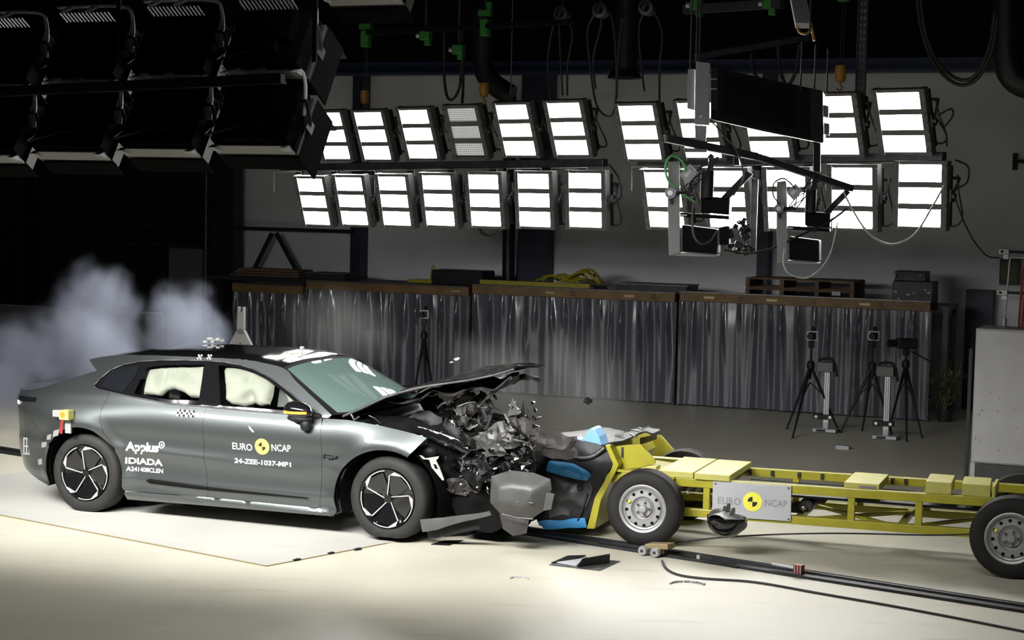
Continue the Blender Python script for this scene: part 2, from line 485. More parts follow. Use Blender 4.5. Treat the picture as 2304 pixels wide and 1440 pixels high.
# columns, beams and pipes at the back wall
n = 8
for a, b, off, z1, m in ((1165, 1228, 1.9, 7.2, 'navy'), (1702, 1726, 2.0, 7.2, 'navy'), (787, 809, 2.0, 7.2, 'navy'), (470, 524, 1.8, 7.2, 'duct'), (34, 52, 1.8, 7.2, 'duct'), (2176, 2236, 2.0, 1.75, 'navy')):
    s0, s1 = ws(a, off), ws(b, off)
    mb = wbox(s0, s1, off, off + .03, 0, z1)
    for q in ((s0, s0 + .02), (s1 - .02, s1)):
        k = wbox(*q, off + .03, off + .28, 0, z1); mb.add(k.v, k.f)
    k = wbox(s0, s1, off + .28, off + .30, 0, z1); mb.add(k.v, k.f)
    struct('trim_%d' % n, mb, m); n += 1
zb = wz(1240, 165, 1.1)
zbe = wz(2304, 97, 1.1)
bm_ = wbox(ws(300, 1.1), 11.8, 1.1, 1.45, zb, zb + .04)
for q in ((1.26, 1.29, zb + .04, zb + .16), (1.2, 1.4, zb + .16, zb + .20)):
    k = wbox(ws(300, 1.1), 11.8, *q); bm_.add(k.v, k.f)
struct('trim_%d' % n, bm_, 'blue_beam'); n += 1
# dark mezzanine edge above the beam
struct('trim_%d' % n, wbox(ws(-200, .9), 11.8, .95, 2.2, zb + .21, zb + 2.6), 'ceiling'); n += 1
# horizontal rail and braces on the dark left bay
zr = wz(660, 517, 1.9)
mb = wbox(ws(528, 1.9), ws(790, 1.9), 1.9, 2.0, zr - .03, zr + .03)
for a, b in (((612, 525), (570, 610)), ((622, 525), (668, 610))):
    p, q = WF.at(*a, 1.95), WF.at(*b, 1.95); mb.bar(WF.W(p.x, 1.95, p.z), WF.W(q.x, 1.95, q.z), .06, .06)
struct('trim_%d' % n, mb, 'duct'); n += 1
mb = MB()
for y in (505, 545):
    zz = wz(200, y, 1.9); k = wbox(ws(40, 1.9), ws(450, 1.9), 1.9, 2.0, zz - .04, zz + .04); mb.add(k.v, k.f)
struct('trim_%d' % n, mb, 'duct'); n += 1
struct('trim_%d' % n, wbox(ws(380, 2.2), ws(455, 2.2), 2.2, 2.28, 0, wz(420, 557, 2.2)), 'partition'); n += 1

# ducts
def wp(px, py, off):
    q = WF.at(px, py, off); return WF.W(q.x, off, q.z)
t = thing('exhaust_pipe', 'glossy black vertical pipe beside the wide navy column', 'pipe', wp(1146, 615, 1.7))
a, b = wp(1146, 300, 1.7), wp(1146, 640, 1.7); a.z = 4.6; b.z = 0.
objw('pipe', MB().cyl(b, a, .10, 24), 'duct', t, smooth=40)
objw('flange', MB().cyl(a - Vector((0, 0, .9)), a - Vector((0, 0, .82)), .125, 24), 'duct', t, smooth=40)
t = thing('steel_pipe', 'thin dark vertical pipe in the dark left bay', 'pipe', wp(464, 600, 1.6))
a, b = wp(464, 360, 1.6), wp(464, 640, 1.6)
objw('pipe', MB().cyl(Vector((b.x, b.y, 0)), a + Vector((0, 0, .4)), .025, 12), 'mid_steel', t, smooth=40)
objw('flange', MB().cyl(Vector((b.x, b.y, 0)), Vector((b.x, b.y, .02)), .07, 12), 'mid_steel', t, smooth=40)
def duct(name, label, path, r, off, parts):
    P = [wp(x, y, off) for x, y in path]; P[0] = Vector((P[0].x, P[0].y, max(P[0].z, zb + .9)))
    t = thing(name, label, 'duct', P[-1]); objw('duct', MB().tube(smooth_path(P, 5), r, 20), 'duct', t, smooth=40)
    for k in parts:
        objw('clamp_ring', MB().cyl(P[k] + Vector((0, 0, .03)), P[k] - Vector((0, 0, .03)), r * 1.08, 20), 'duct', t, smooth=40)
    return t
duct('ventilation_duct', 'black curved duct elbow above the yellow hook in the lamp row', [(1085, 60), (1085, 120), (1090, 160), (1112, 190), (1150, 215)], .16, .2, (1,))
duct('extraction_duct', 'wide black elbow duct high in the corner beside the white cabinet', [(2264, -60), (2264, 60), (2266, 130), (2290, 180), (2360, 200)], .175, -2.6, (1,))
t = thing('bell_duct', 'black vertical duct ending in a flared round flange', 'duct', wp(1405, 172, -1.0))
c = wp(1405, 172, -1.0)
objw('duct', MB().cyl(c, c + Vector((0, 0, 2.2)), .17, 28), 'duct', t, smooth=40)
objw('flange', MB().lathe([(.17, .10), (.20, .05), (.235, 0), (.235, -.03), (.16, -.03)], c, (0, 0, 1), 32), 'duct', t, smooth=40)

# ------------------------------------------------------------------ floodlights
def make_lamp(lit, front, label, group):
    lm = (front or 'led') if lit else 'led_dim'
    t = thing('floodlight', label, 'floodlight', group=group)
    h = MB(); h.box((0, .045, 0), (.54, .05, .62))
    for k in range(11): h.box((-.25 + .05 * k, .105, 0), (.012, .07, .58))
    obj('housing', h, 'dark_steel', t, bevel=.004)
    fr = MB()
    for sx in (-1, 1): fr.box((sx * .256, -.005, 0), (.060, .085, .67))
    for z in (-.318, -.105, .105, .318): fr.box((0, -.006, z), (.50, .06, .056 if abs(z) < .2 else .030))
    for sx in (-1, 1):
        for z in (-.29, -.19, -.09, 0., .09, .19, .29): fr.cyl((sx * .270, -.048, z), (sx * .270, -.058, z), .011, 8)
    obj('frame', fr, 'lamp_frame', t)
    for z in (.21, 0, -.21):
        obj('led_panel', MB().box((0, -.012, z), (.450, .012, .158)), lm, t)
    y = MB()
    for sx in (-1, 1):
        y.tube(smooth_path([(sx * .302, .02, 0), (sx * .315, .06, .05), (sx * .315, .16, .17)], 4), .013, 8)
        y.box((sx * .306, .03, 0), (.018, .09, .12))
    y.tube([(-.315, .16, .17), (.315, .16, .17)], .015, 8)
    yk = obj('yoke', y, 'mid_steel', t, smooth=40)
    obj('knob', MB().cyl((.312, .02, 0), (.345, .02, 0), .028, 12), 'mid_steel', yk, smooth=40)
    obj('driver_box', MB().box((0, .19, -.05), (.22, .10, .30)), 'black', t, bevel=.006)
    obj('cable', MB().tube(smooth_path([(.06, .22, -.2), (.2, .24, -.30), (.36, .14, -.22), (.36, .05, .05), (.32, .10, .20)], 5), .009, 6), 'cable_black', t, smooth=60)
    return t
def place_lamp(proto, px, py, tilt, turn, label, first, off=0.):
    q = LF.at(px, py, off); o = proto if first else copy_tree(proto)
    o.location = LF.W(q.x, off, q.z); o.rotation_euler = (math.radians(tilt), 0, LF.ang + math.radians(turn)); o['label'] = label
    return o
GB = 'floodlights of the back bank'
ORD = ['first', 'second', 'third', 'fourth', 'fifth', 'sixth', 'last']
lit = make_lamp(True, False, 'x', GB); off_ = make_lamp(False, False, 'x', GB)
first = True
UP = [(660, 306), (753, 304), (844, 304), (946, 300), (1052, 296), (1166, 291), (1283, 288)]
for i, (x, y) in enumerate(UP):
    if i == 4:
        place_lamp(off_, x, y, 20, 0, 'dim floodlight with three grey gridded panels in the glowing upper row', True)
    else:
        place_lamp(lit, x, y, 20, 0, 'glowing three-panel floodlight, %s from the left in the upper row of the dim grey one' % ORD[i], first); first = False
for i, (x, y) in enumerate([(711, 452), (797, 451), (893, 451), (992, 450), (1096, 450), (1207, 450), (1322, 450)]):
    place_lamp(lit, x, y, 16 - 2 * i, 0, 'glowing floodlight, %s from the left in the row below the dim grey one' % ORD[i], False)
UPR = ['first on the left, clear of the hanging rig', 'second, half behind the grey end plate', 'third, mostly behind the black hanging box', 'fourth, at the far end of the black hanging box', 'last on the right, the largest']
LOR = ['first, half behind the left camera bracket', 'second, seen between the two camera units', 'third, behind the right camera bracket', 'fourth, beyond the right camera unit', 'last on the right, above the hanging pale cable']
for i, (x, y) in enumerate([(1445, 296), (1579, 291), (1729, 288), (1884, 280), (2033, 273)]):
    place_lamp(lit, x, y, 20, 0, 'glowing upper-row floodlight behind the rig, ' + UPR[i], False)
for i, (x, y) in enumerate([(1500, 448), (1640, 447), (1775, 448), (1922, 445), (2074, 440)]):
    place_lamp(lit, x, y, 14 - 3 * i, 0, 'glowing lower-row floodlight behind the rig, ' + LOR[i], False)
# carrying bars
def lpt(px, py, off=0.):
    q = LF.at(px, py, off); return LF.W(q.x, off, q.z)
def truss(px0, py0, px1, py1, label):
    a, b = lpt(px0, py0, .24), lpt(px1, py1, .24)
    t = thing('lamp_bar', label, 'steel bar', a, group='bars carrying the back floodlights')
    objw('beam', MB().bar(a, b, .10, .085), 'mid_steel', t, bevel=.006)
    k = int((b - a).length / .73)
    for i in range(k + 1): objw('clamp', MB().box(a.lerp(b, (i + .5) / (k + 1)) + Vector((0, 0, -.06)), (.05, .09, .10), Matrix.Rotation(LF.ang, 3, 'Z')), 'dark_steel', t, bevel=.004)
    rd = MB()
    for i in range(k + 1):
        p = a.lerp(b, i / (k + 1)); q = a.lerp(b, (i + .78) / (k + 1)); dn = Vector((0, 0, -.10)); n_ = LF.v * -.14
        rd.tube([p + dn + n_ + Vector((0, 0, -.22)), p + dn * .6 + n_, q + dn * .6 + n_, q + dn + n_ + Vector((0, 0, -.30))], .010, 6)
    objw('support_rod', rd, 'alloy', t)
    return t
truss(635, 377, 1362, 366, 'long grey steel bar between the floodlight rows with the dim one')
truss(1440, 364, 2125, 352, 'grey steel bar between the two rows of floodlights behind the hanging rig')

# dark bank on the camera side: seen from behind
def make_front_lamp(m='led_front', watt=WATT_NEAR, beam=None):
    t = make_lamp(True, m, 'x', 'floodlights of the near bank')
    lip = MB(); lip.box((0, .09, -.345), (.56, .09, .014))
    for sx in (-1, 1): lip.slab([(sx * .28, .06, -.34), (sx * .28, .13, -.34), (sx * .28, .17, -.41), (sx * .28, .12, -.39)], (-sx * .05, 0, 0))
    obj('glare_lip', lip, 'white', t)
    ld = bpy.data.lights.new('beam', 'AREA'); ld.shape = 'RECTANGLE'; ld.size = .48; ld.size_y = .60; ld.energy = watt; ld.color = (1, .985, .95); ld.spread = math.radians(beam or BEAM)
    lo = bpy.data.objects.new('beam', ld); S.collection.objects.link(lo); lo.parent = t; lo.location = (0, -.06, 0); lo.rotation_euler = (-pi / 2, 0, 0)
    obj('added_visor', MB().box((0, -.17, .345), (.56, .32, .012)), 'ceiling', t); obj('added_lower_flap', MB().box((0, -.06, -.345), (.56, .14, .012)), 'ceiling', t)  # added dark plates that cut the lamp's spill above and below
    sh = MB(); sh.box((0, .12, 0), (.54, .14, .66)); sh.box((0, .22, .08), (.40, .10, .34))
    obj('rear_cover', sh, 'ceiling', t, bevel=.012)
    fn = MB()
    for k in range(14): fn.box((-.19 + .029 * k, .30, .268), (.012, .10, .016))
    obj('cooling_fin_row', fn, 'alloy', t)
    br = MB(); br.tube(smooth_path([(-.29, .1, .05), (-.29, .22, .36), (-.20, .27, .44), (.29, .27, .44)], 5), .014, 8)
    for x in (-.05, .14): br.slab([(x, .27, .44), (x + .06, .27, .44), (x + .10, .27, .37), (x + .06, .27, .38)], (0, .02, 0))
    obj('bracket', br, 'white', t, smooth=30)
    return t
fp = make_front_lamp(); fs = make_front_lamp('led_side')
FQ = Frame(D(665, 345, 10.5), WF.u); first = True
FL = [('lower', -.02, .00, 32), ('upper', .10, .44, 32)]
NM = ['overlapping a glowing lamp', 'second', 'third', 'fourth']
for row, dv, dz, tilt in FL:
    for i in range(10):
        o = (fp if row == 'upper' and i == 3 else copy_tree(fp)) if i < 7 or row == 'lower' else (fs if row == 'upper' and i == 9 else copy_tree(fs))
        zb0 = D(665, 345, 10.5).z
        o.location = FQ.W(-.17 - .63 * i, dv, zb0 + .14 + dz - .025 * i); o.scale = (.92, .92, .58)
        o.rotation_euler = (math.radians(tilt), 0, WF.ang + pi)
        o['label'] = 'black floodlight seen from behind, %s row of the dark bank, %s' % (row, NM[min(i, 3)])
        if i == 0: obj('added_side_flap', MB().box((-.285, -.12, 0), (.012, .24, .70)), 'ceiling', o)  # added dark plate hiding the brightly lit inner faces at the bank's end
        if i > 3: o['label'] = 'black floodlight of the near bank beyond the picture edge, seen from behind'; o['group'] = 'near bank beyond the picture edge'
o = copy_tree(fp); q = D(848, 34, 9.9); o.location = q + Vector((0, .1, .20)); o.scale = (.80, .92, .58); o.rotation_euler = (math.radians(32), 0, WF.ang + pi)
o['label'] = 'single black floodlight at the top edge, only its pale lip showing'; o['group'] = 'floodlights above the frame'
# the same bank goes on past the frame, higher, over the trolley side
hp = make_front_lamp('led_high', WATT_HIGH, BEAM_HIGH)
for i in range(5):
    o = hp if i == 0 else copy_tree(hp); o.location = FQ.W(1.9 + .75 * i, .1, 5.1); o.scale = (1.0, 1.0, .7)
    o.rotation_euler = (math.radians(36), 0, WF.ang + pi)
    o['label'] = 'black floodlight hung high over the trolley side, above the frame'; o['group'] = 'floodlights above the frame'
t = thing('near_lamp_bar', 'dark steel bar carrying the near bank of black floodlights', 'steel bar', FQ.W(0, -.3, 3.9))
objw('beam', MB().bar(FQ.W(-3.2, -.34, zb0 + .29), FQ.W(.1, -.34, zb0 + .41), .06, .06), 'dark_steel', t, bevel=.006)
hb = MB()
for s_ in (-2.4, -1.0, .3): hb.cyl(FQ.W(s_, -.34, zb0 + .5), FQ.W(s_, -.34, 7.2), .015, 8)
objw('hanger_rod', hb, 'dark_steel', t)

# ------------------------------------------------------------------ curtain screens and what lies on the rack behind them
def curtain_screen(px0, py0, px1, py1, label, seed, marks):
    rnd = random.Random(seed)
    s0, s1 = ws(px0, CUR), ws(px1, CUR); L = s1 - s0; ztop = (wz(px0, py0, CUR) + wz(px1, py1, CUR)) / 2; zr = ztop - .125
    t = thing('curtain_screen', label, 'curtain screen', WF.W(s0, 0, 0), WF.ang, 'plastic curtain screens along the back')
    rail = obj('top_rail', MB().box((L / 2, 0, (ztop + zr) / 2), (L - .03, .10, ztop - zr)), 'timber', t, bevel=.006)
    obj('cap_strip', MB().box((L / 2, 0, ztop + .008), (L - .02, .12, .016)), 'mid_steel', rail)
    for x, kind in marks:
        lx = ws(x, CUR) - s0
        if kind == 'x':
            mk = MB()
            for a in (-1, 1):
                for b in (-1, 1): mk.box((lx + .022 * a, -.0525, (ztop + zr) / 2 + .022 * b), (.022, .005, .022))
            mk.box((lx, -.0525, (ztop + zr) / 2), (.02, .005, .02))
            obj('target_mark', mk, 'black_print', rail)
        else:
            obj('sticker', MB().box((lx, -.052, (ztop + zr) / 2), (.15, .004, .035)), 'brass', rail)
    ph = [rnd.uniform(0, 6.3) for _ in range(4)]; q = [rnd.uniform(.8, 1.2) for _ in range(3)]
    folds = []; x = .05
    while x < L - .05:
        folds.append((x, rnd.uniform(.035, .07), rnd.uniform(.25, .9), rnd.uniform(-.08, .08))); x += rnd.uniform(.13, .26)
    def fn(a, b):
        x = .02 + a * (L - .04); z = zr - .005 - b * (zr - .03)
        d = .022 * math.sin(9 * q[0] * x + ph[0] + .5 * b) + .014 * math.sin(23 * q[1] * x + ph[1] - .8 * b) + .006 * math.sin(47 * x + ph[2])
        for fx, wd, ln, sk in folds:
            e = (x - fx - sk * b) / (wd * (.35 + .9 * b))
            if abs(e) < 3: d -= .075 * math.exp(-e * e) * (1 - smst(ln * .45, ln, b) * .75)
        return (x, d * (.35 + .65 * smst(0, .25, b)), z)
    obj('curtain', MB().grid(fn, int(L / .018), 26), 'curtain', t, smooth=80)
    for x in (.012, L - .012): obj('post', MB().box((x, .02, zr / 2), (.03, .05, zr)), 'dark_steel', t)
    return t
curtain_screen(524, 640, 687, 642, 'dark narrow plastic curtain screen behind the car roof and the grey stand', 3, [])
curtain_screen(691, 634, 1060, 645, 'hazy plastic curtain screen behind the windscreen and the lone camera tripod', 4, [(1030, 's')])
curtain_screen(1064, 645, 1525, 657, 'dark pleated plastic curtain screen behind the crumpled bonnet', 5, [(1242, 's'), (1293, 'x'), (1420, 's'), (1475, 'x')])
curtain_screen(1531, 661, 2100, 676, 'dark pleated plastic curtain screen behind the black tripods, orange top rail', 6, [(1600, 's'), (1671, 'x'), (1741, 's'), (1836, 'x'), (1950, 's'), (1988, 'x')])

zdk = 1.58
s0, s1 = ws(500, .8), ws(2150, .8)
t = thing('storage_rack', 'long dark storage rack behind the curtain screens, loaded on top', 'rack', WF.W(s0, .8, 0), WF.ang)
obj('deck', MB().box(((s1 - s0) / 2, 0, zdk - .03), (s1 - s0, .9, .06)), 'dark_steel', t)
for i in range(8):
    for y in (-.4, .4): obj('post', MB().box((.05 + (s1 - s0 - .1) * i / 7, y, (zdk - .06) / 2), (.07, .07, zdk - .06)), 'dark_steel', t)
def on_rack(name, label, cat, px0, px1, py1, h=None, depth=.6, off=.75):
    a, b = ws(px0, off), ws(px1, off); z = wz((px0 + px1) / 2, py1, off) if h is None else zdk + h
    t = thing(name, label, cat, WF.W((a + b) / 2, off, zdk), WF.ang); return t, b - a, max(.05, z - zdk), depth
def pallet(t, W, z, dp=.8):
    b = MB()
    for k in range(5): b.box((0, -dp / 2 + dp * (k + .5) / 5, z + .135), (W, dp / 5 - .03, .022))
    obj('deck_board', b, 'pallet', t)
    k = MB()
    for x in (-.48, -.16, .16, .48):
        k.box((x * W, 0, z + .07), (.06, dp, .105))
    obj('block', k, 'pallet', t)
    b = MB()
    for q in (-.4, 0, .4): b.box((0, q * dp, z + .009), (W, .1, .018))
    obj('base_board', b, 'pallet', t)
t, W, h, dp = on_rack('pallet', 'wooden pallet lying on the rack, the lower of two beside the thin column', 'pallet', 1694, 1936, 640); t['group'] = 'pallets on the rack'
pallet(t, W, 0)
obj('sticker', MB().box((W * .34, -.41, .115), (.12, .004, .055)), 'offwhite', t)
t2 = thing('pallet', 'wooden pallet stacked on top of another, beside the thin column', 'pallet', t.location + Vector((0, 0, .150)), WF.ang, 'pallets on the rack')
pallet(t2, W, 0)
t, W, h, dp = on_rack('yellow_barrier', 'yellow bar and tangle of yellow straps lying on the rack', 'barrier', 1106, 1352, 612)
obj('beam', MB().box((-.05, -.3, .07), (W, .08, .07)), 'yellow', t, bevel=.006)
rnd = random.Random(5); sb = MB()
for k in range(12):
    a = rnd.uniform(-.15, .35) * W; sb.tube(smooth_path([(a, rnd.uniform(-.3, .2), .12), (a + rnd.uniform(.1, .35), rnd.uniform(-.3, .2), rnd.uniform(.16, .32)), (a + rnd.uniform(.3, .7), rnd.uniform(-.3, .2), .12)], 5), .018, 6)
obj('strap_tangle', sb, 'yellow', t, smooth=50); obj('base', MB().box((0, 0, .03), (W, .6, .06)), 'dark_steel', t)
t, W, h, dp = on_rack('black_case', 'long black case with small fittings lying on the rack', 'case', 986, 1100, 607)
obj('body', MB().box((0, 0, h * .45), (W, .5, h * .9)), 'black', t, bevel=.01); obj('lid', MB().box((0, 0, h * .93), (W * .98, .49, h * .1)), 'black', t, bevel=.004); obj('handle', MB().tube([(-.1, -.25, h * .5), (-.08, -.29, h * .5), (.08, -.29, h * .5), (.1, -.25, h * .5)], .01, 6), 'mid_steel', t)
t, W, h, dp = on_rack('yellow_stand', 'small yellow stand with a pale tip beside the black case', 'stand', 966, 984, 598)
obj('base', MB().box((-.12, 0, .03), (.5, .3, .05)), 'yellow', t); obj('post', MB().tube([(0, 0, .04), (0, 0, h - .02)], [.06, .03], 8), 'yellow', t); obj('tip', MB().ball((0, 0, h), .025, 8, 6), 'offwhite', t, smooth=60)
t, W, h, dp = on_rack('dark_machine', 'dark machine with small bright fittings at the rack end', 'machine', 2012, 2112, 610)
obj('body', MB().box((0, 0, h * .35), (W * .9, .5, h * .7)), 'dark_steel', t, bevel=.01); obj('hood', MB().box((-.05, 0, h * .85), (W * .7, .4, h * .3)), 'dark_steel', t, bevel=.01)
fb = MB()
for k in range(9): fb.box((rnd.uniform(-.45, .45) * W, -.27, rnd.uniform(.1, .9) * h), (rnd.uniform(.02, .06), .03, .02))
obj('fittings', fb, 'brass', t)
t, W, h, dp = on_rack('dark_crate', 'low dark crate on the rack left of the pallets', 'crate', 1400, 1560, 636)
obj('body', MB().box((0, 0, h * .4), (W, .6, h * .8)), 'dark_steel', t, bevel=.008); obj('rim', MB().box((0, 0, h * .85), (W * 1.02, .62, h * .12)), 'mid_steel', t)
t, W, h, dp = on_rack('dark_box', 'dark box with loose parts at the rack end behind the car', 'box', 700, 792, 612)
obj('body', MB().box((0, 0, h * .4), (W, .6, h * .8)), 'dark_steel', t, bevel=.008); obj('lid', MB().box((.05, 0, h * .86), (W, .6, h * .1)), 'pallet', t)
t, W, h, dp = on_rack('timber_stack', 'dark stack of timber on the rack above the narrow screen', 'timber', 536, 690, 604)
for k in range(3): obj('board', MB().box((.03 * k, 0, h * (k + .5) / 3), (W * (1 - .06 * k), .5, h / 3 - .01)), 'pallet', t)

# ------------------------------------------------------------------ cameras and stands on the far floor
def tripod(label, px, py, ytop, yapex, feet, cam_kind, group='camera tripods on the far floor'):
    base = G(px, py); Y = base.y
    zt = D(px, ytop, Y).z; za = D(px, yapex, Y).z
    t = thing('camera_tripod', label, 'camera tripod', base, 0, group)
    L = lambda p: Vector(p) - base
    hub = Vector((0, 0, za))
    obj('column', MB().cyl(hub + Vector((0, 0, -.18)), Vector((0, 0, zt - .16)), .016, 10), 'black', t, smooth=40)
    obj('collar', MB().lathe([(.02, -.05), (.05, -.04), (.05, .03), (.03, .06)], hub, (0, 0, 1), 14), 'black', t, smooth=40)
    for fx, fy in feet:
        f = L(G(fx, fy)); leg = obj('leg', MB().tube([hub, hub.lerp(f, .5), f], [.020, .017, .011], 8), 'black', t, smooth=40)
        obj('foot', MB().ball(f + Vector((0, 0, .012)), .016, 8, 6), 'rubber', leg)
        m = hub.lerp(f, .45); obj('strut', MB().cyl(m, Vector((0, 0, za - .22)), .007, 6), 'black', leg)
    obj('pan_head', MB().box((0, 0, zt - .17), (.07, .07, .09)), 'black', t, bevel=.01)
    if cam_kind == 'box':
        c = obj('camera', MB().box((0, 0, zt - .055), (.13, .15, .125)), 'offwhite' if True else 'black', t, bevel=.008)
        obj('face', MB().box((-.005, -.077, zt - .055), (.10, .01, .09)), 'black', c)
        obj('lens', MB().cyl((-.03, -.07, zt - .055), (-.05, -.17, zt - .06), .040, 16), 'black', c, smooth=40)
        obj('viewfinder', MB().ball((.02, 0, zt + .03), .03, 10, 8), 'black', c, smooth=50)
    else:
        c = obj('camera', MB().box((0, 0, zt - .06), (.26, .14, .13)), 'black', t, bevel=.02)
        obj('lens', MB().cyl((-.13, -.02, zt - .06), (-.24, -.05, zt - .06), .05, 16), 'black', c, smooth=40)
        obj('pan_handle', MB().tube([(.06, 0, zt - .16), (.34, -.06, zt - .30)], .010, 8), 'black', t, smooth=40)
    return t
tripod('black tripod with a white-faced camera, left of the two metal posts', 1819, 972, 745, 822, [(1770, 966), (1783, 986), (1888, 972)], 'box')
tripod('black tripod with a white-faced camera, left of the second metal post', 1957, 977, 745, 824, [(1891, 974), (1940, 970), (2010, 988)], 'box')
tripod('black tripod with a dark video camera and pan handle', 2032, 982, 762, 820, [(2040, 994), (2075, 986), (1998, 974)], 'video')
tripod('faint tripod with a pale square target seen through haze behind the bonnet', 951, 905, 698, 755, [(928, 910), (960, 915), (978, 905)], 'box')
def sensor_post(label, px, py, ytop):
    b = G(px, py); Y = b.y; sc = Y / F; zt = D(px, ytop, Y).z
    t = thing('sensor_post', label, 'sensor post', b, WF.ang, 'metal sensor posts on the far floor')
    pr = MB(); pr.box((0, 0, zt / 2), (.072, .06, zt))
    obj('post', pr, 'alloy', t, bevel=.004)
    g = MB()
    for x in (-.012, .014): g.box((x, -.031, zt / 2 + .1), (.006, .004, zt - .24))
    obj('groove', g, 'black', t)
    obj('top_box', MB().box((-.03, 0, zt + .06), (.22, .14, .13)), 'trim_grey', t, bevel=.008)
    obj('handle', MB().tube(smooth_path([(-.13, 0, zt + .15), (.02, 0, zt + .17), (.09, 0, zt + .10), (.12, 0, zt - .06)], 4), .018, 8), 'black', t, smooth=50)
    bar = obj('sensor_bar', MB().box((-.03, -.03, .20), (.26, .07, .06)), 'black', t, bevel=.008)
    for x in (-.12, .06): obj('reflector', MB().cyl((x, -.066, .20), (x, -.072, .20), .020, 14), 'white', bar)
    ft = MB(); ft.box((0, 0, .03), (.30, .24, .04)); ft.box((0, 0, .085), (.05, .08, .07))
    obj('base', ft, 'offwhite', t, bevel=.004)
    obj('notch', MB().box((-.04, -.122, .03), (.12, .004, .028)), 'black', t)
    return t
sensor_post('silver post on a white foot with two round reflectors, left one', 1858, 972, 836)
sensor_post('silver post on a white foot with two round reflectors, right one', 1993, 988, 846)
b = G(1896, 1010); t = thing('floor_marker', 'small white marker plate lying on the dark far floor', 'marker', b, WF.ang)
obj('plate', MB().box((0, 0, .02), (.16, .08, .04)), 'offwhite', t, bevel=.003)
mk = MB()
for k in range(5): mk.box((-.06 + .03 * k, -.041, .02), (.012, .003, .02))
obj('print', mk, 'grey_print', t)
# grey stand with slotted top behind the roof
b = D(540, 790, 22.5); z0 = D(540, 694, 22.5).z; b.z = 0
t = thing('floor_stand', 'pale grey stand with splayed foot and slotted top behind the car roof', 'stand', b, WF.ang)
zf = D(540, 742, 22.5).z
obj('stem', MB().slab([(-.05, 0, zf - .06), (.05, 0, zf - .06), (.045, 0, z0 - .05), (-.045, 0, z0 - .05)], (0, .05, 0)), 'alloy', t)
for x in (-.034, .034): obj('prong', MB().box((x, .025, z0 - .02), (.022, .05, .08)), 'alloy', t)
for sx in (-1, 1):
    obj('foot', MB().slab([(sx * .0, 0, zf + .02), (sx * .06, 0, zf - .02), (sx * .19, 0, zf - .24), (sx * .60, 0, 0), (sx * .45, 0, 0), (sx * .08, 0, zf - .26), (0, 0, zf - .15)], (0, .05, 0)), 'alloy', t)
obj('back_leg', MB().bar((0, .05, zf), (0, .5, 0), .06, .03), 'alloy', t)

# partition with a tube frame at the far left
t = thing('partition_panel', 'grey partition panel in a pale tube frame behind the smoke', 'partition', wp(0, 900, -.5), WF.ang)
sA, sB = ws(-260, -.5), ws(371, -.5); o_ = WF.at(0, 900, -.5).x; zt = wz(371, 620, -.5)
obj('panel', MB().box(((sA + sB) / 2 - o_, 0, zt / 2), (sB - sA, .03, zt - .04)), 'partition', t)
obj('frame', MB().tube([(sB - o_, -.02, 0), (sB - o_, -.02, zt), (sA - o_, -.02, zt)], .022, 10), 'alloy', t, smooth=40)
for x in (sB - o_ - .1, sA - o_ + .2, -.8): obj('foot', MB().box((x, 0, .02), (.06, .5, .04)), 'alloy', t)

# ------------------------------------------------------------------ white cabinet and measuring stand at the right edge
cb = G(2176, 1078); cb = D(2176, 1078, cb.y)
t = thing('cabinet', 'tall white scuffed cabinet on a grey plinth at the right edge', 'cabinet', cb, WF.ang)
zt = D(2190, 738, cb.y).z; z0 = D(2176, 1040, cb.y).z; Wd = .86
obj('body', MB().box((Wd / 2 + .02, .3, (zt + z0) / 2), (Wd - .02, .6, zt - z0)), 'cabinet', t, bevel=.012)
obj('door', MB().box((Wd / 2 + .02, -.012, (zt + z0) / 2), (Wd - .05, .02, zt - z0 - .03)), 'cabinet', t, bevel=.008)
obj('plinth', MB().box((Wd / 2 + .06, .3, z0 / 2), (Wd - .10, .5, z0 - .004)), 'trim_grey', t)
obj('foot', MB().box((.05, .03, z0 / 2), (.05, .05, z0)), 'cabinet', t)
obj('side_post', MB().box((-.015, .02, zt / 2 - .1), (.035, .05, zt - .25)), 'dark_steel', t)
sc = MB(); rnd = random.Random(8)
for k in range(15): sc.box((rnd.uniform(.06, Wd - .1), -.0225, rnd.uniform(.05, .55) * (zt - z0) + z0), (rnd.uniform(.006, .02), .002, rnd.uniform(.006, .02)))
obj('scuff_marks', sc, 'grey_print', t)
Yc = cb.y + .18; R0 = Matrix.Rotation(WF.ang, 3, 'Z')
c2 = lambda x, y: D(x, y, Yc)
t = thing('measuring_stand', 'white tubular stand with square clamps on the white cabinet', 'stand', c2(2259, 736))
ps = Vector((c2(2259, 730).x, Yc, 0)); 
objw('pole', MB().cyl(Vector((ps.x, Yc, zt)), Vector((ps.x + .04, Yc, c2(2262, 560).z)), .010, 12), 'silver', t, smooth=40)
objw('base', MB().lathe([(.055, 0), (.05, .01), (.03, .02), (.028, .10)], (ps.x, Yc, zt), (0, 0, 1), 16), 'alloy', t, smooth=30)
for y, dx in ((566, .03), (658, .012)):
    c = c2(2259, y) + Vector((dx - .03, 0, 0)); k = objw('clamp', MB().box(c, (.11, .05, .055), R0), 'silver', t, bevel=.004)
    objw('clamp_hole', MB().cyl(c + Vector((-.03, -.03, 0)), c + Vector((-.03, -.022, 0)), .014, 12), 'black', k)
    objw('lower_block', MB().box(c + Vector((.025, 0, -.055)), (.06, .05, .05), R0), 'alloy', k, bevel=.003)
    c3 = c + Vector((.04, 0, -.06)); objw('cross_tube', MB().cyl(c3, c3 + Vector((.35, -.12, 0)), .011, 10), 'silver', t, smooth=40)
    objw('cross_bar', MB().bar(c3 + Vector((0, 0, .06)), c3 + Vector((.35, -.12, .055)), .012, .03), 'black', t)
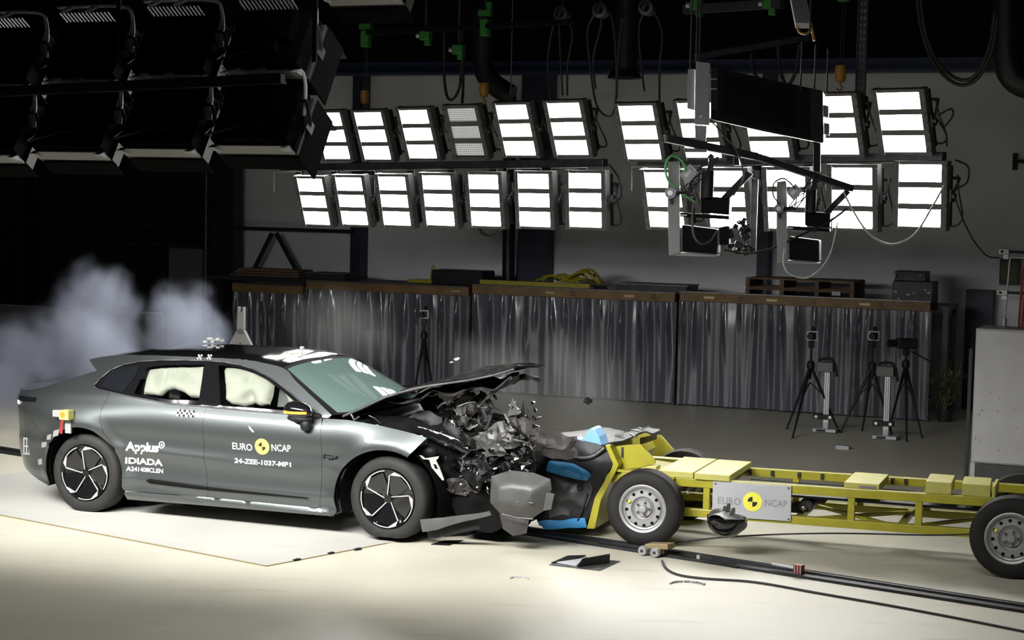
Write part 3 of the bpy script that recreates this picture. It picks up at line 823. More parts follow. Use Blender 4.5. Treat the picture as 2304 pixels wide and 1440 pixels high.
c = c2(2295, 650); objw('second_pole', MB().cyl(Vector((c.x + .03, Yc - .05, zt)), Vector((c.x + .045, Yc - .05, c2(2295, 580).z)), .009, 10), 'silver', t, smooth=40)
t = thing('red_tube', 'thin red tubes leaning upright beside the white stand on the cabinet', 'tube', c2(2288, 736))
for d_ in (0, .035): objw('tube', MB().cyl(Vector((c2(2288, 736).x + d_, Yc - .07, zt)), Vector((c2(2298, 600).x + d_, Yc - .07, c2(2298, 600).z)), .013, 10), 'red', t, smooth=40)
# wall box and bracket behind
t = thing('wall_cabinet', 'small dark green cabinet on the back wall behind the white stand', 'cabinet', wp(2270, 625, WALL))
q0, q1 = WF.at(2248, 640, WALL - .1), WF.at(2296, 590, WALL - .1)
objw('body', wbox(q0.x, q1.x, WALL - .12, WALL - .005, q0.z, q1.z + .05), 'navy', t); objw('door', wbox(q0.x + .03, q1.x - .03, WALL - .14, WALL - .12, q0.z + .03, q1.z), 'leaf', t)
t = thing('wall_bracket', 'small dark bracket on the back wall above the white stand', 'bracket', wp(2284, 362, WALL))
q = WF.at(2284, 364, WALL)
objw('plate', wbox(q.x - .03, q.x + .04, WALL - .06, WALL - .005, q.z - .12, q.z + .12), 'black', t); objw('arm', wbox(q.x, q.x + .4, WALL - .1, WALL - .05, q.z - .02, q.z + .03), 'black', t)
# plant in the dark beside the curtain
b = G(2125, 948); t = thing('leafy_plant', 'dim leafy plant with thin stems beside the curtain end', 'plant', b)
rnd = random.Random(2); st = MB(); lf = MB()
for k in range(7):
    a = rnd.uniform(0, 6.3); tip = Vector((.14 * math.cos(a), .14 * math.sin(a), rnd.uniform(.45, .72)))
    st.tube([(0, 0, .12), tip * .6 + Vector((0, 0, .1)), tip], .006, 5)
    for j in range(34):
        p = tip + Vector((rnd.gauss(0, .09), rnd.gauss(0, .08), rnd.gauss(-.10, .14))); R = Matrix.Rotation(rnd.uniform(0, 6), 3, 'Z') @ Matrix.Rotation(rnd.uniform(-1, 1), 3, 'X')
        lf.add([p + R @ Vector(v) for v in ((-.016, 0, 0), (0, .055, .012), (.016, .0, 0), (0, -.05, -.006))], [(0, 1, 2, 3)])
obj('stem', st, 'brass', t); obj('foliage', lf, 'leaf', t); obj('pot', MB().lathe([(.0, 0), (.09, 0), (.12, .18), (.10, .18), (.09, .15), (0, .15)], (0, 0, 0), (0, 0, 1), 18), 'dark_steel', t, smooth=40)

# ================================================================== the car
gA, gB = G(193, 1154), G(868, 1221)
CAR = Frame(gA, gB - gA)
car = thing('car', 'dark grey crashed estate car with white lettering and crumpled black front', 'car', (gA.x, gA.y, 0), CAR.ang)
MIDV = .92
ZB = [(-1.9, .96), (-.65, 1.006), (-.3, 1.03), (.1, 1.052), (.5, 1.058), (.9, 1.050), (1.3, 1.038), (2.0, 1.025), (2.36, 1.015), (2.6, 1.022), (2.91, .99), (3.11, .958), (3.36, .905)]
PROF = [(.10, .085), (.155, .030), (.180, .000), (.205, -.026), (.220, -.028), (.240, -.010), (.262, -.009), (.30, -.014), (.335, -.022), (.36, -.016), (.42, -.012), (.50, -.014), (.56, -.020), (.60, -.024), (.64, -.020), (.70, -.022), (.76, -.030), (.81, -.034), (.86, -.0315), (.91, -.021), (.955, -.004), (1.0, .020)]
AC, AF = (-.02, .36), (2.99, .37)
def side(U, z):
    """near side of the body: point (u, v, z)"""
    u = max(U, -.15)
    zb = interp(ZB, U); s = z / zb
    v = interp(PROF, min(s, 1.0))
    d = z - zb
    if d > 0:
        k = .60 + .55 * smst(.8, -.3, U)
        v += k * (math.sqrt(d * d + .0004) - .02)
    v -= .011 * math.exp(-((z - .605 + .05 * (U - .8)) / .032) ** 2) * smst(.3, .7, U) * smst(2.45, 1.9, U)
    for c, r in ((AC, .44), (AF, .45)):
        e = math.hypot(U - c[0], z - c[1]) - r
        v -= .024 * math.exp(-(e / .07) ** 2) * smst(.15, .3, z)
    v -= .040 * math.exp(-((U + .05) / .5) ** 2) * smst(.5, .82, z) * smst(1.08, .86, z)
    if U < -.15:
        ph = (-.15 - U) / 1.05
        tuck = smst(.50, .2, z) * .10 * math.sin(min(ph, 1.2)) - .04 * smst(.75, .98, z) * smst(1.15, 1.0, z) * math.sin(min(ph, 1.2))
        u = -.15 - 1.05 * math.sin(ph) + tuck
        v += .95 * (1 - math.cos(ph))
    return Vector((u, v, z))
def tr(pts, fn=lambda x, y: (x, y)):
    """outline traced in the picture -> (U, z) on the car's near side"""
    out = []
    for p in pts:
        x, y = fn(*p); v = .05
        for _ in range(8):
            q = CAR.at(x, y, v); U = q.x
            if U < -.15: U = -.15 - 1.05 * math.asin(min(.98, (-.15 - U) / 1.05))
            v = .5 * v + .5 * side(U, q.z).y
        out.append((U, q.z))
    return out
z1 = lambda x, y: (x / 2.88, 740 + y / 2.88)
z2 = lambda x, y: (560 + x / 2.88, 740 + y / 2.88)
z4 = lambda x, y: (780 + x / 5.5375, 800 + y / 5.5385)
def arc(c, ru, rz, a0, a1, n):
    return [(c[0] + ru * math.cos(a0 + (a1 - a0) * i / n), c[1] + rz * math.sin(a0 + (a1 - a0) * i / n)) for i in range(n + 1)]
def panel(name, poly, mat='paint', off=0., cell=.028, gap=.0015, solid=.010, parent=car, smooth=60, holes=()):
    P = shrink(poly, gap)
    mb = region(P, holes, cell, lambda a, b: side(a, b) + Vector((0, off, 0)))
    return obj(name, mb, mat, parent, smooth=smooth, solid=solid, rim='void' if solid else None)

DLO_LOW = tr([(615, 368), (640, 388), (700, 402), (860, 437), (1100, 481), (1300, 497), (1400, 508), (1830, 545), (2070, 574)], z1)
DLO_UP = tr([(2040, 550), (1960, 482), (1880, 415), (1800, 352), (1720, 300), (1640, 262), (1560, 237), (1450, 218), (1330, 209), (1200, 205), (1050, 205), (900, 215), (800, 235), (720, 268), (650, 325)], z1)
DLO = DLO_LOW + DLO_UP
belt = lambda U: interp([(p[0], p[1]) for p in DLO_LOW], U)
RAIL = [(1.925, 1.375), (1.86, 1.402), (1.79, 1.418), (1.57, 1.444), (1.36, 1.452), (1.04, 1.450), (.56, 1.442), (.11, 1.414), (-.12, 1.378), (-.23, 1.352)]
railz = lambda U: interp(sorted(RAIL), U)
aR = arc(AC, .425, .425, math.radians(-18), math.radians(70), 14)
aR2 = arc(AC, .425, .425, math.radians(70), math.radians(199), 18)
aF = arc(AF, .475, .420, math.radians(200), math.radians(64), 20)
door_cut = [(1.268, .247), (1.268, .36), (1.232, .62), (1.222, .85), (1.228, belt(1.228))]
rd_edge = [(.335, .62), (.235, .745), (.190, .85), (.186, .96), (.215, belt(.215))]
PIL = [(2.45, 1.045), (2.33, 1.118), (2.17, 1.212), (2.0, 1.315)]
# body side: quarter, roof rail and front pillar are one pressing
body = list(reversed(rd_edge)) + [p for p in aR2 if p[0] < .2] + []
bump_seam = [(-.385, .60), (-.52, .70), (-.78, .86), (-1.05, .925), (-1.75, .93)]
aQ = [p for p in aR2 if p[1] > .60]; aB = [p for p in aR2 if p[1] <= .60 and p[0] < 0]
deck = [(-1.75, 1.0), (-1.1, 1.015), (-.80, 1.05), (-.62, 1.085), (-.30, 1.185), (-.13, 1.248), (-.06, 1.268)]
body = list(reversed(rd_edge)) + aQ + bump_seam + deck + [(-.23, 1.352), (-.12, 1.378)] + [p for p in reversed(RAIL)][2:] + list(reversed(PIL)) + [(2.42, 1.016), (2.36, 1.014)] + DLO_UP + [p for p in DLO_LOW if p[0] < .19]
panel('body_side', body)
panel('rear_door', [(.42, .243), (1.268, .247)] + door_cut[1:] + [p for p in reversed(DLO_LOW) if .23 < p[0] < 1.2] + list(reversed(rd_edge)) + [p for p in reversed(aR) if p[1] < .60 and p[1] > .25])
fd = panel('front_door', [(1.268, .247), (2.367, .243), (2.385, .5), (2.385, .78), (2.372, .95), (2.362, 1.012)] + [p for p in reversed(DLO_LOW) if 1.25 < p[0] < 2.33] + list(reversed(door_cut))[:-1])
tip_u, tip_l = (3.345, .912), (3.19, .738)
panel('front_fender', [(2.367, .243), (2.50, .188)] + aF + [tip_l, tip_u, (3.23, .938), (3.11, .958), (2.91, .988), (2.60, 1.016), (2.42, 1.014), (2.372, 1.010), (2.372, .95), (2.385, .78), (2.385, .5)])
panel('sill', [(.405, .155), (1.04, .167), (2.495, .186), (2.44, .222), (2.367, .252), (1.268, .254), (.44, .252), (.418, .22)], off=.018, cell=.022)
rb = panel('rear_bumper', [(p[0], p[1]) for p in aB] + [(-.43, .222), (-.62, .240), (-.95, .30), (-1.35, .42), (-1.75, .45)] + list(reversed(bump_seam)))
# seam lines, tape and the low black blade on the doors
mb = MB(); L0 = tr([(955, 982), (1345, 1032), (2005, 1098)], z1)
def blade(a, b):
    U = L0[0][0] + (L0[2][0] - L0[0][0]) * a; z = interp([(p[0], p[1]) for p in L0], U)
    wd = .021 * min(1, a * 40 + .25) * (1 - .80 * a)
    return side(U, z) + Vector((0, -.012 - .012 * math.sin(b * pi), (b - .5) * 2 * wd))
obj('door_blade', mb.grid(blade, 60, 5), 'void', car, smooth=60)
# hidden dark carcass behind the gaps, inner arches and floor
car_out = [(-.45, .25)] + [p for p in reversed(aR2)] + [p for p in reversed(aR) if p[1] > .2] + [(.42, .19), (2.48, .2)] + aF + [(3.10, .74), (3.25, .88), (2.9, .95), (2.36, .98), (1.2, 1.0), (.2, 1.0), (-.3, .98), (-1.5, .95), (-1.6, .5), (-.9, .35)]
obj('inner_shell', region(car_out, (), .06, lambda a, b: side(a, b) + Vector((0, .065, 0))), 'void', car)
for c, r in ((AC, .44), (AF, .455)):
    mb = MB().grid(lambda a, b: Vector((c[0] + r * math.cos(-.35 + a * (pi + .7)), .03 + b * .42, c[1] + r * math.sin(-.35 + a * (pi + .7)))), 24, 4)
    mb.grid(lambda a, b: Vector((c[0] + r * (.02 + .98 * b) * math.cos(a * 2 * pi), .45, c[1] + r * (.02 + .98 * b) * math.sin(a * 2 * pi))), 24, 2)
    obj('wheel_arch_liner', mb, 'void', car)
obj('floor_pan', MB().box((1.47, MIDV, .24), (2.0, 1.62, .12)), 'underbody', car)
far = MB()
def mir(a, b):
    p = side(a, b); return Vector((p.x, 2 * MIDV - p.y, p.z))
region([(-.435, .25)] + list(reversed(aR2)) + [p for p in reversed(aR)] + [(.41, .16), (2.5, .19)] + aF + [tip_l, tip_u, (2.9, .99), (2.4, 1.015)] + PIL + RAIL + list(reversed(deck)) + [(-1.75, .5), (-.9, .30)], (DLO,), .07, mir, far)
obj('far_body_side', far, 'paint', car, smooth=60)
obj('far_window', region(DLO, (), .08, mir), 'dark_glass', car, smooth=60)

# roof, windscreen, rear deck
def roof(a, b):
    U = -.23 + a * (1.86 + .23); U2 = U - .05 * (4 * b * (1 - b)) * smst(1.2, 1.86, U)
    p = side(U, railz(U)); v = p.y + b * 2 * (MIDV - p.y)
    return Vector((U2, v, p.z + .034 * (1 - (2 * b - 1) ** 4) * smst(-.3, .4, U)))
obj('roof', MB().grid(roof, 40, 24), 'black_gloss', car, smooth=60)
def screen(a, b):
    e = [(1.865, 1.400), (2.0, 1.315), (2.17, 1.212), (2.33, 1.118), (2.455, 1.045)]
    k = a * 4; i = min(3, int(k)); f_ = k - i
    U = e[i][0] + (e[i + 1][0] - e[i][0]) * f_; z = e[i][1] + (e[i + 1][1] - e[i][1]) * f_
    p = side(U, z); q = 4 * b * (1 - b); q = 1 - (1 - q) ** 1.3
    return Vector((U - .05 * q + .27 * q * a, p.y + b * 2 * (MIDV - p.y), z + .034 * q * (1 - a) - .01 * a * q))
def sub_screen(a0, a1, b0, b1, off): return lambda a, b: screen(a0 + a * (a1 - a0), b0 + b * (b1 - b0)) + Vector((.4 * off, 0, off))
ws_ = obj('windscreen', MB().grid(sub_screen(.03, .97, .03, .97, 0), 20, 24), 'screen', car, smooth=60)
mb = MB()
for r_ in ((0, .05, 0, 1), (.95, 1, 0, 1), (.0, 1, 0, .035), (0, 1, .965, 1)): mb.grid(sub_screen(*r_, .002), 12, 14)
obj('screen_border', mb, 'void', ws_, smooth=60)
obj('dashboard', MB().box((2.35, MIDV, .92), (.7, 1.5, .14)), 'black', car, bevel=.03)
mb = MB()
for v0 in (.28, 1.02): mb.box((1.05, v0 + .26, .95), (.12, .42, .55)); mb.box((1.05, v0 + .26, 1.28), (.10, .25, .16)); mb.box((.35, v0 + .26, .95), (.12, .42, .5))
obj('seat', mb, 'trim_grey', car, bevel=.04)
def hatch(a, b):
    D_ = [(-.06, 1.268), (-.30, 1.185), (-.62, 1.085), (-.80, 1.05), (-1.1, 1.015)]
    k = a * 4; i = min(3, int(k)); f_ = k - i
    U = D_[i][0] + (D_[i + 1][0] - D_[i][0]) * f_; z = D_[i][1] + (D_[i + 1][1] - D_[i][1]) * f_
    p = side(U, z); q = 1 - (2 * b - 1) ** 2
    return Vector((p.x - .16 * q * a, p.y + b * 2 * (MIDV - p.y), z + .02 * q))
obj('tailgate', MB().grid(hatch, 12, 14), 'dark_glass', car, smooth=60)
def spoil(a, b):
    p = side(-.23, 1.352); v = p.y + b * 2 * (MIDV - p.y); q = side(-.05, 1.268)
    t0 = Vector((-.23 - .05 * (1 - (2 * b - 1) ** 2), v, 1.352)); t1 = Vector((-.05, q.y + b * 2 * (MIDV - q.y), 1.268))
    return t0.lerp(t1, a)
obj('spoiler', MB().grid(spoil, 3, 14), 'paint', car, smooth=60)
mb = MB(); mb.grid(lambda a, b: side(-.60 - .75 * b, .985 - .05 * b + .035 * (a - .5) * (1 + .8 * b)) + Vector((-.004, -.006, 0)), 3, 16)
obj('tail_light', mb, 'black_gloss', car, smooth=60)
for k in range(3):
    c = side(-1.02 + .03 * k, .925); obj('tail_light_mark', MB().box(c + Vector((0, -.012, 0)), (.007, .006, .035)), 'white', car)

# windows
def win(name, pts, mat, off, fr=None): return panel(name, tr(pts, z1), mat, off, cell=.04, gap=0, solid=0)
Q = [(650, 370), (690, 318), (760, 270), (830, 248), (905, 238), (870, 310), (795, 410), (705, 390)]
R_ = [(948, 250), (1010, 238), (1100, 232), (1318, 232), (1306, 330), (1285, 466), (1100, 462), (880, 428), (862, 420), (905, 330)]
F_ = [(1410, 235), (1530, 247), (1620, 272), (1720, 322), (1830, 402), (1940, 500), (1975, 540), (1720, 522), (1425, 500)]
win('quarter_window', Q, 'dark_glass', .004); win('rear_window', R_, 'glass', .006); win('front_window', F_, 'glass', .006)
fr = shrink(DLO, .001)
mb = region(fr, (shrink(tr(Q, z1), .003), shrink(tr(R_, z1), .003), shrink(tr(F_, z1), .003)), .035, lambda a, b: side(a, b) + Vector((0, .012, 0)))
wf = obj('window_surround', mb, 'black_gloss', car, smooth=60)
mb = MB().tube([side(*p) + Vector((0, -.005, 0)) for p in resample(shrink(DLO_LOW + DLO_UP, -.004), .04)], .006, 6, True)
obj('bright_strip', mb, 'mid_steel', wf, smooth=60)
# puffed airbags behind the side glass
def airbag(name, pts, lobes, off, deep, par=car):
    P = tr(pts, z1)
    def fn(a, b):
        d = pdist(a, b, P); t = min(1, d / .11)
        h = deep * math.sqrt(max(0, 1 - (1 - t) ** 2))
        for (cx, cz), r in lobes: h -= .05 * math.exp(-(((a - cx) ** 2 + (b - cz) ** 2) / r ** 2))
        return side(a, b) + Vector((0, off - h + .018 * noise.noise((a * 8, b * 8, 3)), 0))
    return obj(name, region(P, (), .018, fn), 'bag', par, smooth=70)
lt = lambda x, y: tr([(x, y)], z1)[0]
airbag('curtain_airbag', [(930, 262), (1010, 246), (1312, 236), (1306, 350), (1290, 462), (1195, 455), (1160, 425), (1090, 402), (1040, 412), (1000, 445), (885, 430), (905, 340)], [(lt(1030, 300), .05), (lt(1100, 290), .05), (lt(1180, 290), .05), (lt(1240, 320), .05), (lt(1020, 350), .05)], .125, .09)
airbag('front_airbag', [(1420, 255), (1500, 240), (1600, 265), (1700, 310), (1745, 360), (1730, 440), (1710, 500), (1650, 512), (1595, 495), (1540, 515), (1470, 500), (1430, 470)], [(lt(1585, 480), .09), (lt(1590, 440), .05), (lt(1600, 330), .04)], .115, .095)
airbag('driver_airbag', [(1800, 380), (1850, 410), (1930, 500), (1940, 530), (1815, 520), (1785, 440)], [], .20, .10)
mb = MB()
P = tr([(1745, 360), (1800, 385), (1812, 520), (1725, 520)], z1)
obj('seat_belt_panel', region(P, (), .04, lambda a, b: side(a, b) + Vector((0, .20, 0))), 'trim_grey', car)

# door mirror
mc = side(2.13, 1.045)
mr = obj('door_mirror', MB().ball(mc + Vector((.05, -.10, .035)), (.135, .085, .075), 20, 12, Matrix.Rotation(.12, 3, 'Y')), 'black_gloss', car, smooth=60)
def ind(a, b):
    t = -1.0 + 1.9 * a
    return mc + Vector((.05 + .137 * math.sin(t), -.10 - .088 * math.cos(t), .018 + .004 * a + .020 * (b - .5)))
obj('turn_signal', MB().grid(ind, 14, 2), 'orange', mr, smooth=60, solid=.004)
obj('mirror_base', MB().ball(mc + Vector((.06, -.085, -.035)), (.12, .07, .035), 16, 8), 'black', mr, smooth=60)
obj('camera_pod', MB().lathe([(0, -.055), (.04, -.05), (.052, -.02), (.05, .03), (.03, .05)], mc + Vector((.115, -.075, -.085)), (0, 0, 1), 16), 'black', mr, smooth=60)
obj('mirror_arm', MB().tube([mc + Vector((.10, -.05, .0)), mc + Vector((.20, .0, -.02)), mc + Vector((.24, .03, -.03))], [.03, .025, .02], 8), 'black', mr, smooth=60)

# wheels
def car_wheel(c, spin, flat, toe=0.):
    wh = thing('wheel', 'x', 'x', (c[0], 0, c[1]), toe); del wh['label']; del wh['category']; wh.parent = car
    R = .357
    prof = [(.245, .03), (.262, .004), (.285, -.002), (.318, .004), (.340, .016), (.350, .030), (R, .052), (R + .001, .12), (R, .195), (.345, .225), (.27, .24), (.245, .22)]
    t = MB().lathe(prof, (0, 0, 0), (0, 1, 0), 64, closed=True)
    if flat: t.v = [(x * (1 + .10 * smst(-.20, -.36, z) * 1), y - .012 * smst(-.22, -.34, z), max(z, -R + flat)) for x, y, z in t.v]
    tyre = obj('tyre', t, 'rubber', wh, smooth=35)
    g = MB()
    for v in (.09, .125, .16): g.lathe([(R + .0015, v - .004), (R + .0015, v + .004)], (0, 0, 0), (0, 1, 0), 64)
    if flat: g.v = [(x, y, max(z, -R + flat)) for x, y, z in g.v]
    obj('tread_groove', g, 'void', tyre)
    rim = obj('rim', MB().lathe([(.247, .02), (.250, .004), (.240, .006), (.228, .03), (.10, .055), (.045, .045), (.04, .03), (0, .028)], (0, 0, 0), (0, 1, 0), 64), 'black_gloss', wh, smooth=40)
    pt = lambda r, a, d: Vector((r * math.cos(a), d, r * math.sin(a)))
    for k in range(5):
        a0 = spin + k * 2 * pi / 5; q = math.radians
        bl = MB().slab([pt(.03, a0 + q(60), .040), pt(.235, a0 + q(86), .012), pt(.243, a0 + q(70), .010), pt(.243, a0 + q(20), .010), pt(.225, a0 + q(30), .016), pt(.06, a0 + q(10), .040)], (0, .012, 0))
        obj('spoke', bl, 'black_gloss', rim)
        t_ = MB()
        t_.slab([pt(.030, a0 + q(112), .028), pt(.200, a0 + q(86), .006), pt(.205, a0 + q(83), .006), pt(.032, a0 + q(95), .028)], (0, .008, 0))
        t_.slab([pt(.197, a0 + q(87), .006), pt(.241, a0 + q(75), .003), pt(.243, a0 + q(62), .003), pt(.238, a0 + q(57), .003), pt(.205, a0 + q(83), .006)], (0, .008, 0))
        n_ = 10; in_ = [pt(.236, a0 + q(60 - 36 * i / n_), .003) for i in range(n_ + 1)]; ou = [pt(.244, a0 + q(64 - 39 * i / n_), .003) for i in range(n_ + 1)]
        for i in range(n_): t_.slab([in_[i], in_[i + 1], ou[i + 1], ou[i]], (0, .006, 0))
        obj('spoke_inlay', t_, 'silver', rim)
    obj('hub_cap', MB().lathe([(0, .018), (.030, .018), (.036, .026), (.036, .05)], (0, 0, 0), (0, 1, 0), 20), 'black_gloss', rim, smooth=40)
    obj('brake_disc', MB().lathe([(.05, .09), (.17, .09), (.17, .11), (.05, .11)], (0, 0, 0), (0, 1, 0), 32), 'mid_steel', wh, smooth=30)
    obj('brake_caliper', MB().box((-.10, .06, .09), (.05, .05, .10), Matrix.Rotation(.7, 3, 'Y')), 'alloy', wh, bevel=.012)
    return wh
wr_ = car_wheel(AC, math.radians(14), .004); wf_ = car_wheel(AF, 0., .030)
for s_, y in ((wr_, 1), (wf_, 1)):
    c_ = copy_tree(s_); c_.location.y = 2 * MIDV; c_.rotation_euler = (0, 0, pi)

# lettering on the doors
def on_side(p0, p1, h, off=-.0035):
    a, b = tr([p0], z1)[0], tr([p1], z1)[0]
    d = (b[0] - a[0], b[1] - a[1])
    return lambda x, y: side(a[0] + d[0] * x, a[1] + d[1] * x + h * y) + Vector((0, off, 0))
lettering('sponsor_lettering', 'Applus', on_side((815, 806), (1030, 817), .105), 'white', car, .03, .92)
lettering('sponsor_lettering', 'IDIADA', on_side((813, 872), (1056, 888), .056), 'white', car, .03)
lettering('code_lettering', 'A241408CLEN', on_side((818, 920), (1058, 936), .040), 'white', car, .02)
q = tr([(1050, 752)], z1)[0]
obj('ring_mark', MB().tube([side(q[0] + .026 * math.cos(t * pi / 10), q[1] + .028 * math.sin(t * pi / 10)) + Vector((0, -.004, 0)) for t in range(20)], .005, 6, True), 'white', car)
mb = MB(); c = side(*q) + Vector((0, -.004, 0)); mb.box(c, (.024, .003, .007)); mb.box(c, (.007, .003, .024)); obj('plus_mark', mb, 'white', car)
lettering('test_lettering', 'EURO', on_side((1508, 779), (1636, 791), .060), 'white', car, .008)
lettering('test_lettering', 'NCAP', on_side((1762, 791), (1886, 797), .060), 'white', car, .008)
lettering('code_lettering', '24-ZEE-1037-MP1', on_side((1520, 868), (1886, 896), .043), 'white', car, .02)
q = tr([(1700, 762)], z1)[0]; rr = .070
def sdisc(r, a0, a1, off, n=28):
    return MB().add([side(*q) + Vector((0, off, 0))] + [side(q[0] + r * math.cos(a0 + (a1 - a0) * i / n), q[1] + r * math.sin(a0 + (a1 - a0) * i / n)) + Vector((0, off, 0)) for i in range(n + 1)], [(0, i + 1, i + 2) for i in range(n)])
dk = obj('test_roundel', sdisc(rr, 0, 2 * pi, -.004), 'bright_yellow', car)
mb = sdisc(.036, pi / 2, pi, -.0055, 8); k = sdisc(.036, -pi / 2, 0, -.0055, 8); mb.add(k.v, k.f); obj('target_quarters', mb, 'black_print', dk)
# checker markers, tape, badge
def checker(x, y, n, s, par=car):
    U, z = tr([(x, y)], z1)[0]; rnd = random.Random(int(x)); wm = MB(); bmk = MB()
    for i in range(n):
        for j in range(3):
            m = wm if (i + j) % 2 == 0 else bmk
            m.box(side(U + (i - n / 2) * s, z + (j - 1) * s) + Vector((0, -.003, 0)), (s, .003, s))
    obj('checker_marker', wm, 'white', par); obj('checker_marker_dark', bmk, 'black_print', par)
checker(1180, 545, 4, .020); checker(1240, 550, 4, .020); checker(1300, 182, 3, .014); checker(1362, 182, 3, .014)
def stickm(name, pts, mat, off=-.004): return obj(name, region(tr(pts, z1), (), .03, lambda a, b: side(a, b) + Vector((0, off, 0))), mat, car, solid=.003)
for pts in ([(350, 660), (385, 650), (380, 690), (345, 700)], [(308, 690), (335, 680), (330, 715), (305, 720)], [(272, 735), (305, 730), (300, 765), (270, 768)], [(245, 845), (270, 840), (268, 875), (243, 880)]): stickm('silver_tape', pts, 'alloy')
yb = tr([(450, 560)], z1)[0]; c = side(*yb)
obj('target_block', MB().box(c + Vector((.0, -.045, .01)), (.10, .09, .085)), 'pale_yellow', car, bevel=.004)
obj('target_dot', MB().cyl(c + Vector((-.01, -.088, .015)), c + Vector((-.01, -.094, .015)), .026, 16), 'orange' if False else 'amber', car)
obj('target_bracket', MB().box(c + Vector((-.095, -.03, .015)), (.09, .06, .06)), 'alloy', car, bevel=.004)
obj('red_tape', MB().box(c + Vector((-.075, -.008, -.105)), (.035, .008, .13), Matrix.Rotation(.15, 3, 'Y')), 'red', car)
obj('bracket_foot', MB().box(c + Vector((.0, -.012, -.10)), (.06, .02, .12)), 'alloy', car)
bp = tr([(175, 760)], z1)[0]; c = side(*bp)
mb = MB()
for dz in (-.07, 0., .07): mb.box(c + Vector((0, -.006, dz)), (.07, .012, .012))
for dx in (-.03, .0, .03): mb.box(c + Vector((dx, -.007, 0)), (.012, .012, .16))
obj('bumper_marker', mb, 'alloy', car)
stickm('white_scratch', [(1612, 628), (1625, 640), (1648, 668), (1640, 670), (1618, 648)], 'white')
bd = tr([(2098, 812), (2195, 826), (2185, 842), (2150, 848), (2098, 842)], z1)
b_ = obj('fender_badge', region(bd, (), .03, lambda a, b: side(a, b) + Vector((0, -.003, 0))), 'black_gloss', car, solid=.003)
lettering('badge_number', '007', on_side((2112, 838), (2180, 840), .022, -.0075), 'mid_steel', b_, .02)
# roof fittings
rp = lambda a, b: roof(a, b)
mb = MB(); c = rp(.36, .80)
for k in range(6): mb.box(c + Vector((.03 * k - .08, .02 * ((k * 7) % 3), .02 + .015 * ((k * 5) % 3))), (.05, .03, .02), Matrix.Rotation(.5 * k, 3, 'Z'))
obj('roof_marker', mb, 'silver', car)
mb = MB().grid(lambda a, b: rp(.865 + .05 * b, .42 + .14 * a) + Vector((0, 0, .004)), 6, 2); obj('yellow_tape', mb, 'pale_yellow', car, solid=.002)
mb = MB(); mb.cyl(rp(.93, .52), rp(.93, .52) + Vector((0, 0, .05)), .010, 8); mb.box(rp(.93, .52) + Vector((0, 0, .055)), (.03, .03, .02)); obj('roof_pin', mb, 'silver', car)

# ------------------------------------------------------------------ crushed front
def nz3(p, s, a): return Vector((noise.noise(Vector(p) * s), noise.noise(Vector(p) * s + Vector((9, 3, 1))), noise.noise(Vector(p) * s + Vector((2, 7, 5))))) * a
NE = [(2.50, 1.035), (2.70, 1.130), (2.885, 1.223), (3.056, 1.286), (3.27, 1.345), (3.465, 1.388), (3.66, 1.420), (3.84, 1.460), (4.06, 1.540)]
FE = [(2.55, 1.075), (2.72, 1.17), (2.90, 1.275), (3.05, 1.325), (3.22, 1.375), (3.36, 1.405), (3.48, 1.42), (3.56, 1.43), (3.62, 1.44)]
def bonnet(a, b):
    k = a * 8; i = min(7, int(k)); f_ = k - i
    n_ = Vector((NE[i][0], .13, NE[i][1])).lerp(Vector((NE[i + 1][0], .13, NE[i + 1][1])), f_)
    m_ = Vector((FE[i][0], 1.62, FE[i][1])).lerp(Vector((FE[i + 1][0], 1.62, FE[i + 1][1])), f_)
    p = n_.lerp(m_, b); q = 4 * b * (1 - b)
    return p + Vector((.22 * q * a, 0, .035 * q * (1 - a * .7) + .02 * math.sin(a * 9 + b * 2) * a * q)) + nz3(p, 3.2, .014)
bn = obj('bonnet', MB().grid(bonnet, 40, 30), 'black_gloss', car, smooth=40, solid=.014)
obj('bonnet_edge', MB().tube([bonnet(a / 20, 0) + Vector((0, -.004, -.016)) for a in range(21)], [.013 if a < 12 else .010 for a in range(21)], 8), 'mid_steel', bn, smooth=50)
def liner(a, b):
    p = bonnet(.25 + .70 * a, .02 + .9 * b); return p + Vector((0, 0, -.05 - .05 * abs(math.sin(a * 9 + 3 * b)) - .03 * a)) + nz3(p, 7, .05)
obj('bonnet_liner', MB().grid(liner, 34, 20), 'brownish', bn, smooth=35)
e0 = CAR.at(1151, 849, .2); e1 = CAR.at(1095, 896, .3); e2 = CAR.at(1062, 935, .45)
obj('torn_edge', MB().bar(e0, e1, .008, .030).bar(e1, e2, .008, .022), 'mid_steel', bn)
def plate(name, pts, v, mat, bulge=.0, ns=6., na=.02, cell=.03, solid=.006, vs=None, smooth=35):
    P = [CAR.at(x, y, v) for x, y in pts]; P2 = [(p.x, p.z) for p in P]
    x0 = min(p[0] for p in P2); x1 = max(p[0] for p in P2)
    def fn(a, b):
        t = (a - x0) / (x1 - x0); vv = v + (vs or 0) * t - bulge * min(1, pdist(a, b, P2) / .12)
        return Vector((a, vv, b)) + nz3((a, vv, b), ns, na)
    return obj(name, region(P2, (), cell, fn), mat, car, smooth=smooth, solid=solid)
